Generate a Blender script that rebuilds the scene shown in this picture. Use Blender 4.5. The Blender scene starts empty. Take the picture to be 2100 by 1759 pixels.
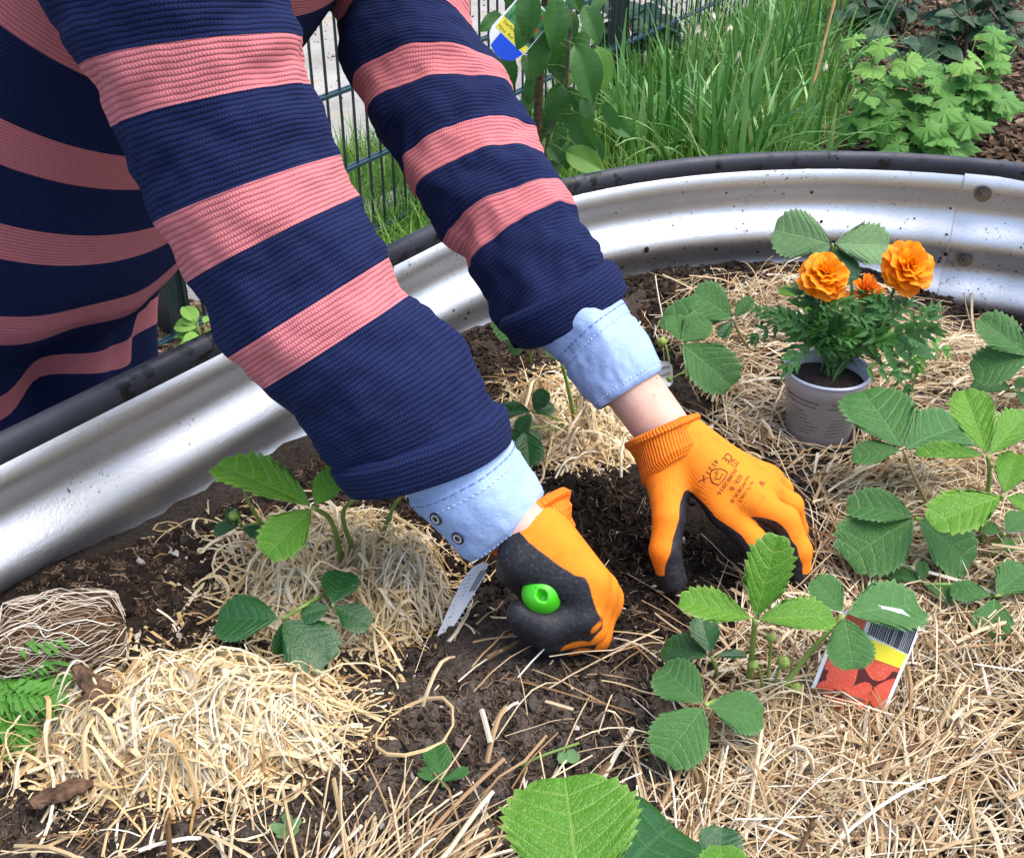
import bpy, bmesh, math, random
import numpy as np
from mathutils import Vector, Matrix

# ------------------------------------------------------------------ camera, world, sun, exposure
S = bpy.context.scene
COL = S.collection
HFOV = math.radians(50); PITCH = math.radians(32); CAMZ = 1.17
cd = bpy.data.cameras.new('camera'); cam = bpy.data.objects.new('camera', cd); COL.objects.link(cam)
cd.sensor_fit = 'HORIZONTAL'; cd.angle = HFOV; cd.clip_start = 0.02; cd.clip_end = 400
cam.location = (0, 0, CAMZ); cam.rotation_euler = (math.pi/2 - PITCH, 0, 0)
S.camera = cam
SUN_EL = math.radians(66); SUN_AZ = math.radians(100)      # azimuth from +Y towards +X
W = bpy.data.worlds.new('World'); S.world = W; W.use_nodes = True
wn = W.node_tree; bg = wn.nodes['Background']
sky = wn.nodes.new('ShaderNodeTexSky'); sky.sky_type = 'NISHITA'; sky.sun_disc = False
sky.sun_elevation = SUN_EL; sky.sun_rotation = SUN_AZ; sky.air_density = 1.0; sky.dust_density = 3.0; sky.ozone_density = 1.0
wn.links.new(sky.outputs[0], bg.inputs[0]); bg.inputs[1].default_value = 0.135
sl = bpy.data.lights.new('sun', 'SUN'); sl.energy = 1.5; sl.angle = math.radians(60); sl.color = (1, .955, .88)
sun = bpy.data.objects.new('sun', sl); COL.objects.link(sun)
sdir = Vector((math.cos(SUN_EL)*math.sin(SUN_AZ), math.cos(SUN_EL)*math.cos(SUN_AZ), math.sin(SUN_EL)))
sun.rotation_euler = (-sdir).to_track_quat('-Z', 'Y').to_euler()
S.view_settings.view_transform = 'Standard'; S.view_settings.look = 'None'
S.view_settings.exposure = 1.32; S.view_settings.gamma = 1.0; S.view_settings.use_curve_mapping = False
S.render.engine = 'CYCLES'
S.cycles.max_bounces = 6; S.cycles.diffuse_bounces = 3; S.cycles.glossy_bounces = 3; S.cycles.transmission_bounces = 4; S.cycles.transparent_max_bounces = 4
try:
    S.cycles.use_denoising = True; S.cycles.denoiser = 'OPENIMAGEDENOISE'; S.cycles.denoising_prefilter = 'ACCURATE'
except Exception:
    pass

rng = np.random.default_rng(7)
random.seed(7)
FOC = 1050/math.tan(HFOV/2)
CP, SP = math.cos(PITCH), math.sin(PITCH)
CAM = np.array([0, 0, CAMZ])
def A(*x): return np.array(x, dtype=float)
def ray(u, v):
    x = (u-1050)/FOC; y = -(v-879.5)/FOC
    return A(x, CP + y*SP, -SP + y*CP)
def gp(u, v, z):            # world point at height z seen in that direction
    d = ray(u, v); return CAM + d*((z-CAMZ)/d[2])
def dp(u, v, d):            # world point at that distance in front of the camera
    return CAM + ray(u, v)*d
def depth(p): return (p[1])*CP - (p[2]-CAMZ)*SP
def proj(P):
    P = np.asarray(P, float).reshape(-1, 3) - CAM
    f = P[:, 1]*CP - P[:, 2]*SP; up = P[:, 1]*SP + P[:, 2]*CP
    return np.stack([1050 + FOC*P[:, 0]/f, 879.5 - FOC*up/f], 1)
def nrm(v):
    v = np.asarray(v, float); return v/(np.linalg.norm(v, axis=-1, keepdims=True) + 1e-12)
def inpoly(P, poly):
    P = np.asarray(P); x, y = P[:, 0], P[:, 1]; r = np.zeros(len(P), bool); n = len(poly)
    for i in range(n):
        x1, y1 = poly[i]; x2, y2 = poly[(i+1) % n]
        if y1 == y2: continue
        c = ((y1 > y) != (y2 > y)) & (x < (x2-x1)*(y-y1)/(y2-y1) + x1); r ^= c
    return r
# ---------- value noise
_perm = np.random.default_rng(3).permutation(512)
def vnoise(x, y, z=0.0):
    x = np.asarray(x, float); y = np.asarray(y, float); z = np.asarray(z, float) + 0*x
    xi, yi, zi = np.floor(x).astype(int), np.floor(y).astype(int), np.floor(z).astype(int)
    fx, fy, fz = x-xi, y-yi, z-zi
    fx, fy, fz = [t*t*(3-2*t) for t in (fx, fy, fz)]
    def h(a, b, c): return _perm[(_perm[(_perm[a % 512] + b) % 512] + c) % 512]/511.0
    r = 0
    for i in (0, 1):
        for j in (0, 1):
            for k in (0, 1):
                r = r + h(xi+i, yi+j, zi+k)*(fx if i else 1-fx)*(fy if j else 1-fy)*(fz if k else 1-fz)
    return r*2-1
def fbm(x, y, z=0.0, o=4):
    s = 0; a = 1; t = 0
    for i in range(o):
        s = s + a*vnoise(np.asarray(x)*2**i + 17*i, np.asarray(y)*2**i - 9*i, np.asarray(z)*2**i + 3*i); t += a; a *= .5
    return s/t
# ---------- object helpers
def tag(o, label=None, cat=None, group=None, kind=None):
    for k, v in (('label', label), ('category', cat), ('group', group), ('kind', kind)):
        if v: o[k] = v
    return o
def empty(name, loc=(0, 0, 0), label=None, cat=None, group=None):
    o = bpy.data.objects.new(name, None); COL.objects.link(o); o.location = [float(c) for c in loc]; o.empty_display_size = .05
    return tag(o, label, cat, group)
def link(name, me, mat=None, parent=None):
    o = bpy.data.objects.new(name, me); COL.objects.link(o)
    if mat is not None:
        for m in (mat if isinstance(mat, (list, tuple)) else [mat]): me.materials.append(m)
    if parent is not None:
        o.parent = parent          # parts are given in the parent's own coordinates
    return o
def mesh(V, F, smooth=True, attrs=None, uv=None, mids=None, corner=None, name='m'):
    """V (n,3); F list of arrays each (k,3) or (k,4), or a python list of tuples"""
    V = np.ascontiguousarray(V, np.float32).reshape(-1, 3)
    if isinstance(F, np.ndarray): F = [F]
    if len(F) and not isinstance(F[0], np.ndarray):
        tot = np.array([len(f) for f in F], np.int32); idx = np.array([i for f in F for i in f], np.int32)
    else:
        F = [f for f in F if len(f)]
        tot = np.concatenate([np.full(len(f), f.shape[1], np.int32) for f in F]); idx = np.concatenate([f.ravel() for f in F]).astype(np.int32)
    me = bpy.data.meshes.new(name)
    me.vertices.add(len(V)); me.vertices.foreach_set('co', V.ravel())
    me.loops.add(len(idx)); me.loops.foreach_set('vertex_index', idx)
    st = np.zeros(len(tot), np.int32); st[1:] = np.cumsum(tot)[:-1]
    me.polygons.add(len(tot)); me.polygons.foreach_set('loop_start', st); me.polygons.foreach_set('loop_total', tot)
    me.polygons.foreach_set('use_smooth', np.full(len(tot), bool(smooth)))
    if mids is not None: me.polygons.foreach_set('material_index', np.asarray(mids, np.int32))
    me.update(calc_edges=True)
    for k, a in (attrs or {}).items():
        a = np.asarray(a, np.float32)
        if a.ndim == 1:
            t = me.attributes.new(k, 'FLOAT', 'POINT'); t.data.foreach_set('value', a)
        elif a.shape[1] == 2:
            t = me.attributes.new(k, 'FLOAT2', 'POINT'); t.data.foreach_set('vector', a.ravel())
        else:
            t = me.attributes.new(k, 'FLOAT_VECTOR', 'POINT'); t.data.foreach_set('vector', np.ascontiguousarray(a[:, :3]).ravel())
    if uv is not None:
        l = me.uv_layers.new(name='UVMap'); uv = np.asarray(uv, np.float32)
        l.data.foreach_set('uv', (uv[idx] if len(uv) == len(V) else uv).ravel())
    return me
class MB:
    """collects vertices and faces of one mesh"""
    def __init__(s): s.V = []; s.F = []; s.n = 0; s.M = []; s.a = []
    def add(s, V, F, m=0, a=0.0):
        V = np.asarray(V, float).reshape(-1, 3)
        for f in F: s.F.append(tuple(int(i)+s.n for i in f)); s.M.append(m)
        s.V.append(V); s.n += len(V); s.a.append(np.full(len(V), a) if np.isscalar(a) else np.asarray(a))
    def box(s, c, h, R=None, m=0, a=0.0, bev=0.0):
        sg = np.array([[x, y, z] for x in (-1, 1) for y in (-1, 1) for z in (-1, 1)], float)*np.asarray(h)
        if R is not None: sg = sg @ np.asarray(R).T
        s.add(sg + np.asarray(c), [(0, 1, 3, 2), (4, 6, 7, 5), (0, 4, 5, 1), (2, 3, 7, 6), (0, 2, 6, 4), (1, 5, 7, 3)], m, a)
    def tube(s, P, r, n=8, m=0, a=0.0, caps=True):
        V, F = tubegeo(P, r, n, caps); s.add(V, F, m, a)
    def build(s, name, mat, parent=None, smooth=True):
        me = mesh(np.concatenate(s.V), s.F, smooth, {'tint': np.concatenate(s.a)}, mids=s.M, name=name)
        return link(name, me, mat, parent)
def frames(P):
    P = np.asarray(P, float); T = np.gradient(P, axis=0); T = nrm(T)
    ref = A(0, 0, 1) if abs(T[0][2]) < .9 else A(1, 0, 0)
    N = [nrm(np.cross(ref, T[0]))]
    for i in range(1, len(P)):
        n = N[-1] - T[i]*np.dot(N[-1], T[i]); N.append(nrm(n))
    N = np.array(N); return T, N, np.cross(T, N)
def tubegeo(P, r, n=8, caps=True):
    P = np.asarray(P, float); r = np.broadcast_to(np.asarray(r, float), (len(P),))
    T, N, B = frames(P); th = np.arange(n)*2*np.pi/n
    V = (P[:, None] + r[:, None, None]*(np.cos(th)[None, :, None]*N[:, None] + np.sin(th)[None, :, None]*B[:, None])).reshape(-1, 3)
    F = [(i*n+j, i*n+(j+1) % n, (i+1)*n+(j+1) % n, (i+1)*n+j) for i in range(len(P)-1) for j in range(n)]
    if caps: F += [tuple(range(n-1, -1, -1)), tuple((len(P)-1)*n+j for j in range(n))]
    return V, F
def bez(pts, n=12):
    """Catmull-Rom curve through pts"""
    pts = np.asarray(pts, float)
    if len(pts) == 2: return pts[0] + (pts[1]-pts[0])*np.linspace(0, 1, n)[:, None]
    E = np.vstack([2*pts[0]-pts[1], pts, 2*pts[-1]-pts[-2]]); out = []
    m = len(pts)-1
    for q in np.linspace(0, m-1e-9, n):
        i = int(q); t = q-i; p0, p1, p2, p3 = E[i:i+4]
        out.append(.5*((2*p1) + (-p0+p2)*t + (2*p0-5*p1+4*p2-p3)*t*t + (-p0+3*p1-3*p2+p3)*t**3))
    return np.array(out)
def lathe(prof, n=32):
    """profile [(r,z)...] -> V, F"""
    V = []; F = []
    for r, z in prof:
        for j in range(n): V.append((r*math.cos(2*math.pi*j/n), r*math.sin(2*math.pi*j/n), z))
    for i in range(len(prof)-1):
        for j in range(n): F.append((i*n+j, i*n+(j+1) % n, (i+1)*n+(j+1) % n, (i+1)*n+j))
    return np.array(V), F
def rotm(axis, ang):
    return np.array(Matrix.Rotation(ang, 3, Vector(axis)))
def basis(x, up):
    """columns: x along the given direction, z as near to up as possible"""
    x = nrm(x); y = nrm(np.cross(up, x)); z = np.cross(x, y); return np.stack([x, y, z], 1)
def M4(R, t):
    m = Matrix.Identity(4)
    for i in range(3):
        for j in range(3): m[i][j] = float(R[i][j])
        m[i][3] = float(t[i])
    return m
def strands(P, w, t=None, attr=None):
    """P (N,S,3) paths -> thin three-sided strips; w width, t thickness"""
    N, Sg, _ = P.shape; T = nrm(np.gradient(P, axis=1)); up = A(0, 0, 1.0) + 0*T
    up = up + rng.normal(0, .35, (N, 1, 3))
    B = nrm(np.cross(up, T)); U = np.cross(T, B)
    w = np.broadcast_to(np.asarray(w, float).reshape(-1, 1, 1) if np.ndim(w) == 1 else np.asarray(w, float), (N, Sg, 1)) if np.ndim(w) < 3 else w
    t = w*.35 if t is None else np.broadcast_to(np.asarray(t, float), (N, Sg, 1))
    V = np.stack([P - B*w*.5, P + B*w*.5, P + U*t], 2).reshape(-1, 3)
    base = (np.arange(N)[:, None]*Sg + np.arange(Sg-1)[None])*3
    q = [np.stack([base+a, base+b, base+3+b, base+3+a], -1).reshape(-1, 4) for a, b in ((0, 1), (1, 2), (2, 0))]
    at = {'tint': np.repeat(attr, Sg*3)} if attr is not None else {}
    return V, np.concatenate(q), at
def instances(bv, bf, R, t, attr):
    """many small copies in one mesh: R (N,3,3), t (N,3)"""
    bv = np.asarray(bv, float); bf = np.asarray(bf, int); N = len(t)
    V = np.einsum('nij,kj->nki', R, bv) + t[:, None]
    F = (bf[None] + (np.arange(N)*len(bv))[:, None, None]).reshape(-1, bf.shape[1])
    return V.reshape(-1, 3), F, {'tint': np.repeat(attr, len(bv))}
def rand_rot(N, g=None):
    g = g or rng
    q = nrm(g.normal(size=(N, 4))); w, x, y, z = q.T
    return np.stack([np.stack([1-2*(y*y+z*z), 2*(x*y-z*w), 2*(x*z+y*w)], -1), np.stack([2*(x*y+z*w), 1-2*(x*x+z*z), 2*(y*z-x*w)], -1), np.stack([2*(x*z-y*w), 2*(y*z+x*w), 1-2*(x*x+y*y)], -1)], 1)
# ---------- signed distance bodies
def surfnets(F, o, h):
    s = F < 0
    C = [(i, j, k) for i in (0, 1) for j in (0, 1) for k in (0, 1)]
    nx, ny, nz = [n-1 for n in F.shape]
    sub = lambda c: s[c[0]:c[0]+nx, c[1]:c[1]+ny, c[2]:c[2]+nz]
    cnt = sum(sub(c).astype(np.int8) for c in C); act = (cnt > 0) & (cnt < 8)
    idx = np.argwhere(act); vid = -np.ones(act.shape, np.int64); vid[act] = np.arange(len(idx))
    pos = np.zeros((len(idx), 3)); n = np.zeros(len(idx))
    for a in C:
        for b in C:
            if sum(b) - sum(a) == 1 and sum(abs(b[i]-a[i]) for i in range(3)) == 1:
                fa = F[idx[:, 0]+a[0], idx[:, 1]+a[1], idx[:, 2]+a[2]]; fb = F[idx[:, 0]+b[0], idx[:, 1]+b[1], idx[:, 2]+b[2]]
                m = (fa < 0) != (fb < 0); t = np.where(m, fa/np.where(m, fa-fb, 1), 0)
                pos += m[:, None]*(np.array(a) + t[:, None]*(np.array(b)-np.array(a))); n += m
    V = o + h*(idx + pos/n[:, None])
    Q = []
    for ax in range(3):
        u, v = [(1, 2), (2, 0), (0, 1)][ax]
        e = np.zeros(3, int); e[ax] = 1
        A0 = s[1:-1, 1:-1, 1:-1]; B0 = np.roll(s, -1, ax)[1:-1, 1:-1, 1:-1]
        d = np.argwhere(A0 != B0) + 1
        d = d[(d[:, ax] < F.shape[ax]-1)]
        eu = np.zeros(3, int); eu[u] = 1; ev = np.zeros(3, int); ev[v] = 1
        def g(p): 
            ok = np.all(p < np.array(act.shape), 1); r = -np.ones(len(p), int); r[ok] = vid[tuple(p[ok].T)]; return r
        q = np.stack([g(d-eu-ev), g(d-ev), g(d), g(d-eu)], 1)
        flip = ~s[tuple(d.T)]
        q[flip] = q[flip][:, ::-1]
        Q.append(q[(q >= 0).all(1)])
    return V, np.concatenate(Q)
def cap_sd(P, a, b, ra, rb):
    ab = b-a; t = np.clip(((P-a) @ ab)/max(ab @ ab, 1e-12), 0, 1)
    return np.linalg.norm(P - a - t[..., None]*ab, axis=-1) - (ra + (rb-ra)*t), t
def smin(a, b, k):
    h = np.clip(.5 + .5*(b-a)/k, 0, 1); return b*(1-h) + a*h - k*h*(1-h)
# ---------- text as flat geometry
def text_geo(body, size=1.0):
    cu = bpy.data.curves.new('t', 'FONT'); cu.body = body; cu.size = size; cu.align_x = 'CENTER'; cu.align_y = 'CENTER'; cu.resolution_u = 2
    ob = bpy.data.objects.new('t', cu); COL.objects.link(ob); bpy.context.view_layer.update()
    me = bpy.data.meshes.new_from_object(ob.evaluated_get(bpy.context.evaluated_depsgraph_get()))
    V = np.array([v.co[:] for v in me.vertices]); F = [tuple(p.vertices) for p in me.polygons]
    bpy.data.objects.remove(ob); bpy.data.curves.remove(cu); bpy.data.meshes.remove(me)
    return V, F
# ------------------------------------------------------------------ materials
class NT:
    def __init__(s, name, rough=.6, metal=0.0, spec=.5):
        s.m = bpy.data.materials.new(name); s.m.use_nodes = True; s.t = s.m.node_tree; s.b = s.t.nodes['Principled BSDF']
        s.b.inputs['Roughness'].default_value = rough; s.b.inputs['Metallic'].default_value = metal; s.b.inputs['Specular IOR Level'].default_value = spec
    def n(s, ty, **kw):
        nd = s.t.nodes.new('ShaderNode'+ty)
        for k, v in kw.items():
            if k in nd.bl_rna.properties: setattr(nd, k, v)
        return nd
    def put(s, sock, v):
        if isinstance(v, bpy.types.NodeSocket): s.t.links.new(v, sock)
        elif isinstance(v, (tuple, list)): sock.default_value = (*v, 1) if len(v) == 3 and len(sock.default_value) == 4 else v
        else: sock.default_value = v
    def attr(s, name, out='Fac'): n = s.n('Attribute'); n.attribute_name = name; return n.outputs[out]
    def math(s, op, a, b=0.0, c=0.0, clamp=False):
        n = s.n('Math'); n.operation = op; n.use_clamp = clamp
        for i, v in enumerate((a, b, c)): s.put(n.inputs[i], v)
        return n.outputs[0]
    def mix(s, f, a, b, blend='MIX'):
        n = s.n('Mix'); n.data_type = 'RGBA'; n.blend_type = blend
        s.put(n.inputs[0], f); s.put(n.inputs[6], a); s.put(n.inputs[7], b); return n.outputs[2]
    def co(s, kind='Object', scale=None):
        n = s.n('TexCoord'); o = n.outputs[kind]
        if scale is not None:
            mp = s.n('Mapping'); s.put(mp.inputs[0], o); mp.inputs[3].default_value = scale if isinstance(scale, (tuple, list)) else (scale,)*3; o = mp.outputs[0]
        return o
    def noise(s, scale, detail=3, rough=.55, co=None, out='Fac'):
        n = s.n('TexNoise'); n.inputs['Scale'].default_value = scale; n.inputs['Detail'].default_value = detail; n.inputs['Roughness'].default_value = rough
        if co is not None: s.put(n.inputs['Vector'], co)
        else: s.put(n.inputs['Vector'], s.co())
        return n.outputs[out]
    def ramp(s, f, stops, interp='LINEAR'):
        n = s.n('ValToRGB'); cr = n.color_ramp; cr.interpolation = interp
        while len(cr.elements) < len(stops): cr.elements.new(.5)
        for e, (p, c) in zip(cr.elements, stops): e.position = p; e.color = (*c, 1) if not np.isscalar(c) else (c, c, c, 1)
        s.put(n.inputs[0], f); return n.outputs[0]
    def rng(s, f, a, b, c=0.0, d=1.0, smooth=False):
        n = s.n('MapRange'); n.interpolation_type = 'SMOOTHSTEP' if smooth else 'LINEAR'
        s.put(n.inputs[0], f); 
        for i, v in enumerate((a, b, c, d)): s.put(n.inputs[1+i], v)
        return n.outputs[0]
    def rand(s): return s.n('ObjectInfo').outputs['Random']
    def back(s): return s.n('NewGeometry').outputs['Backfacing']
    def col(s, c): s.put(s.b.inputs['Base Color'], c); return s
    def bump(s, h, strength=.5, dist=.002):
        n = s.n('Bump'); n.inputs['Strength'].default_value = strength; n.inputs['Distance'].default_value = dist
        s.put(n.inputs['Height'], h); s.put(s.b.inputs['Normal'], n.outputs[0]); return s
    def translucent(s, c, f):
        tr = s.n('BsdfTranslucent'); s.put(tr.inputs[0], c); mx = s.n('MixShader'); mx.inputs[0].default_value = f
        s.put(mx.inputs[1], s.b.outputs[0]); s.put(mx.inputs[2], tr.outputs[0]); s.put(s.t.nodes['Material Output'].inputs[0], mx.outputs[0]); return s
def simple(name, c, rough=.6, metal=0.0, var=.12, scale=60, spec=.5, bump=0, bscale=200):
    x = NT(name, rough, metal, spec)
    d = tuple(v*(1-var*2) for v in c); e = tuple(min(1, v*(1+var)) for v in c)
    x.col(x.ramp(x.noise(scale), [(.3, d), (.7, e)]))
    if bump: x.bump(x.noise(bscale), bump, .001)
    return x.m
def tinted(name, stops, rough=.7, spec=.3, trans=0, fine=0, fscale=300):
    """colour from the mesh attribute tint (each piece its own tone)"""
    x = NT(name, rough, 0, spec); c = x.ramp(x.attr('tint'), stops)
    if fine: c = x.mix(fine, c, x.ramp(x.noise(fscale), [(.35, .25), (.65, 1.0)]), 'MULTIPLY')
    x.col(c)
    if trans: x.translucent(c, trans)
    return x.m
def leafmat(name, deep, light, vein, under, rough=.42, trans=.28, spec=.5, bump=.25):
    x = NT(name, rough, 0, spec)
    r = x.math('ADD', x.math('MULTIPLY', x.rand(), .55), x.math('MULTIPLY', x.noise(22, 2), .45))
    c = x.mix(r, deep, light)
    line = x.math('MAXIMUM', x.rng(x.attr('vein'), .80, .99), x.rng(x.attr('midrib'), .70, .97))
    vo = x.n('TexVoronoi'); vo.feature = 'DISTANCE_TO_EDGE'; vo.inputs['Scale'].default_value = 26; x.put(vo.inputs['Vector'], x.co())
    net = x.rng(vo.outputs['Distance'], 0, .16)
    c = x.mix(x.math('MULTIPLY', x.math('SUBTRACT', 1.0, net), .20), c, vein)
    c = x.mix(x.math('MULTIPLY', line, .55), c, vein)
    c = x.mix(x.math('MULTIPLY', x.attr('rim'), .55), c, vein)
    c = x.mix(x.math('MULTIPLY', x.noise(420, 2), .30), c, tuple(v*.45 for v in deep)); c = x.mix(x.rng(x.noise(60, 4, .65), .5, .8, 0, .3), c, vein)
    c = x.mix(x.back(), c, under)
    x.col(c); x.bump(x.math('SUBTRACT', x.math('ADD', x.math('MULTIPLY', net, .7), x.math('MULTIPLY', x.noise(14, 3), 1.6)), x.math('MULTIPLY', line, 1.3)), bump*1.7, .0016); x.translucent(x.mix(.5, c, light), trans)
    x.put(x.b.inputs['Roughness'], x.rng(x.noise(90, 2), .3, .7, rough-.1, rough+.14))
    return x.m
def knit(name, base, dark, fuzz):
    x = NT(name, .9, 0, .15)
    uvn = x.n('UVMap'); sp = x.n('SeparateXYZ'); x.put(sp.inputs[0], uvn.outputs[0]); u, v = sp.outputs[0], sp.outputs[1]
    wob = x.math('MULTIPLY', x.math('SUBTRACT', x.noise(30, 2), .5), .9)
    vv = x.math('ADD', v, wob)
    rib = x.math('ABSOLUTE', x.math('SINE', x.math('MULTIPLY', vv, math.pi)))
    st = x.math('ABSOLUTE', x.math('SINE', x.math('ADD', x.math('MULTIPLY', u, math.pi), x.math('MULTIPLY', x.math('FLOOR', vv), 1.571))))
    h = x.math('MULTIPLY', x.math('POWER', rib, .6), x.math('ADD', .62, x.math('MULTIPLY', st, .38)))
    fz = x.noise(1400, 2)
    h2 = x.math('ADD', h, x.math('MULTIPLY', fz, .35))
    f = x.math('MULTIPLY', x.rng(h, .1, .9, 0, 1), x.rng(x.noise(8, 3), .25, .75, .75, 1.0))
    c = x.mix(f, dark, base); c = x.mix(x.rng(fz, .55, .8, 0, .35), c, fuzz)  # dark: shade in the furrows between ribs, put into the wool colour
    x.col(c); x.bump(h2, .62, .0020)
    x.b.inputs['Sheen Weight'].default_value = .25; x.b.inputs['Sheen Roughness'].default_value = .6; x.put(x.b.inputs['Sheen Tint'], fuzz)
    return x.m
m_navy = knit('navy_wool', (.011, .019, .078), (.0025, .004, .020), (.03, .05, .15))
m_pink = knit('pink_wool', (.66, .205, .225), (.40, .095, .105), (.76, .38, .38))
def glove_mat(name, su=1.0, con=.10, bstr=.28):
    x = NT(name, .75, 0, .3)
    w = x.n('TexWave'); w.wave_type = 'BANDS'; w.bands_direction = 'X'; w.inputs['Scale'].default_value = su; w.inputs['Distortion'].default_value = 0
    uvn = x.n('UVMap'); x.put(w.inputs['Vector'], uvn.outputs[0])
    w2 = x.n('TexWave'); w2.wave_type = 'BANDS'; w2.bands_direction = 'Y'; w2.inputs['Scale'].default_value = su; w2.inputs['Distortion'].default_value = 0
    x.put(w2.inputs['Vector'], uvn.outputs[0])
    hh = x.math('MULTIPLY', w.outputs['Fac'], x.math('ADD', .45, x.math('MULTIPLY', w2.outputs['Fac'], .55)))
    org = x.mix(x.math('MULTIPLY', x.math('SUBTRACT', 1.0, hh), con), (.93, .245, .012), (.70, .12, .004))
    coat = x.rng(x.math('ADD', x.attr('coat'), x.math('MULTIPLY', x.math('SUBTRACT', x.noise(160, 3), .5), .12)), .46, .54)
    nz = x.noise(330, 4, .7)
    blk = x.ramp(nz, [(.3, (.009, .009, .012)), (.58, (.024, .024, .030)), (.75, (.075, .078, .095))])
    x.col(x.mix(coat, org, blk)); x.put(x.b.inputs['Roughness'], x.rng(coat, 0, 1, .8, .5))
    dirt = x.math('MULTIPLY', x.rng(x.noise(55, 5, .7), .52, .72), .45)
    x.col(x.mix(coat, x.mix(dirt, org, (.30, .085, .02)), blk))
    hb = x.math('ADD', x.math('MULTIPLY', hh, x.math('SUBTRACT', 1.0, coat)), x.math('MULTIPLY', nz, x.math('MULTIPLY', coat, 2.2)))
    x.bump(x.math('ADD', hb, x.math('MULTIPLY', x.noise(85, 3), 2.2)), bstr, .0013); return x.m
m_glove = glove_mat('knit_glove'); m_gcuff = glove_mat('ribbed_glove_cuff', .3142, .75, .9)
def shirt_mat():
    x = NT('blue_cotton', .8, 0, .2)
    c = x.ramp(x.noise(14, 4), [(.3, (.22, .335, .64)), (.55, (.29, .415, .71)), (.8, (.37, .49, .77))])
    c = x.mix(x.math('MULTIPLY', x.noise(900, 2), .25), c, (.55, .66, .88)); x.col(c)
    x.bump(x.math('ADD', x.math('MULTIPLY', x.noise(1200, 2), .5), x.math('MULTIPLY', x.noise(38, 4, .6), 3.0)), .55, .0022); return x.m
m_shirt = shirt_mat()
m_thread = simple('pale_thread', (.62, .70, .88), .8); m_seam = simple('dark_seam_thread', (.13, .20, .48), .9)  # seam stitched in a darker blue thread
def skin_mat():
    x = NT('skin', .5, 0, .4)
    c = x.ramp(x.noise(28, 4), [(.3, (.56, .30, .22)), (.55, (.66, .40, .31)), (.75, (.72, .48, .39))])
    v = x.n('TexVoronoi'); v.inputs['Scale'].default_value = 75; x.put(v.inputs['Vector'], x.co())
    c = x.mix(x.rng(v.outputs['Distance'], .08, .15, .8, 0), c, (.30, .11, .065)); x.col(c)
    x.b.inputs['Subsurface Weight'].default_value = .12; x.b.inputs['Subsurface Scale'].default_value = .004
    x.bump(x.noise(400, 4), .35, .0008); return x.m
m_skin = skin_mat()
def zinc():
    x = NT('galvanised_sheet', .34, 1.0)
    g = x.noise(700, 2, .7); l = x.noise(5, 4)
    c = x.ramp(l, [(.3, (.70, .71, .73)), (.7, (.82, .83, .86))])
    uvn = x.n('UVMap'); sp = x.n('SeparateXYZ'); x.put(sp.inputs[0], uvn.outputs[0])
    # splashed soil: specks and smears, thicker towards the soil
    cl = x.noise(9, 3); sk = x.noise(140, 3, .7); mask = x.math('MULTIPLY', x.rng(sk, .63, .67), x.rng(cl, .46, .62))
    sk2 = x.math('MULTIPLY', x.rng(x.noise(75, 4, .75), .69, .715), x.rng(x.noise(6, 2, .5, x.co('Object', (1, 1, 3))), .48, .62))
    d = x.math('MAXIMUM', mask, sk2)
    film = x.math('MULTIPLY', x.rng(x.noise(11, 5, .65), .45, .8), .5)
    c2 = x.mix(film, c, (.46, .45, .42)); x.col(x.mix(d, c2, (.03, .022, .015)))
    x.put(x.b.inputs['Metallic'], x.math('SUBTRACT', 1.0, x.math('MAXIMUM', d, x.math('MULTIPLY', film, .5))))
    x.put(x.b.inputs['Roughness'], x.math('ADD', x.rng(g, .2, .8, .40, .56), x.math('MULTIPLY', d, .5)))
    x.bump(x.math('ADD', g, x.math('MULTIPLY', x.noise(260, 2), 1.2)), .22, .0012); return x.m
m_zinc = zinc()
def rubber():
    x = NT('black_rubber', .5, 0, .35)
    sp = x.rng(x.noise(48, 4, .6), .57, .60); cl = x.rng(x.noise(5, 2), .46, .54)
    c = x.mix(x.noise(18, 5), (.022, .024, .034), (.060, .064, .085)); x.col(x.mix(x.math('MULTIPLY', sp, cl), c, (.006, .006, .006)))
    x.put(x.b.inputs['Roughness'], x.rng(x.noise(35, 4), .3, .7, .42, .62)); x.bump(x.noise(300, 3), .2, .001); return x.m
m_rubber = rubber()
m_steel = simple('steel', (.22, .21, .20), .36, 1.0); m_rust = simple('stain', (.17, .10, .06), .9)
m_fence = simple('green_black_coating', (.012, .022, .026), .38, 0, .2)
m_rail = simple('blue_green_coating', (.018, .045, .058), .36, 0, .2)
def soilmat():
    x = NT('peat_soil', .95, 0, .15)
    big = x.attr('dry'); f = x.noise(240, 5, .7); g = x.noise(60, 4, .6)
    wet = x.ramp(f, [(.3, (.008, .006, .005)), (.6, (.036, .026, .020)), (.8, (.08, .06, .048))])
    dry = x.ramp(f, [(.3, (.055, .043, .035)), (.55, (.15, .12, .10)), (.8, (.27, .225, .19))])
    c = x.mix(big, wet, dry); x.col(c); x.bump(x.math('ADD', f, x.math('MULTIPLY', g, 2)), 1.0, .006); return x.m
m_soil = soilmat()
m_crumb = tinted('soil_crumb', [(0, (.010, .0075, .006)), (.35, (.032, .023, .018)), (.7, (.11, .085, .07)), (.92, (.22, .18, .15)), (1, (.5, .46, .42))], .95, .1, 0, .5, 500)
m_perlite = simple('perlite', (.72, .70, .66), .9)
m_hay = tinted('hay', [(0, (.14, .075, .03)), (.16, (.36, .215, .10)), (.42, (.60, .44, .245)), (.72, (.78, .66, .46)), (1, (.88, .82, .70))], .55, .4, .15, .25, 900)
m_wool = tinted('wood_wool', [(0, (.45, .26, .10)), (.25, (.68, .48, .23)), (.6, (.82, .66, .39)), (1, (.90, .82, .64))], .6, .35, .2, .18, 700)
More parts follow.
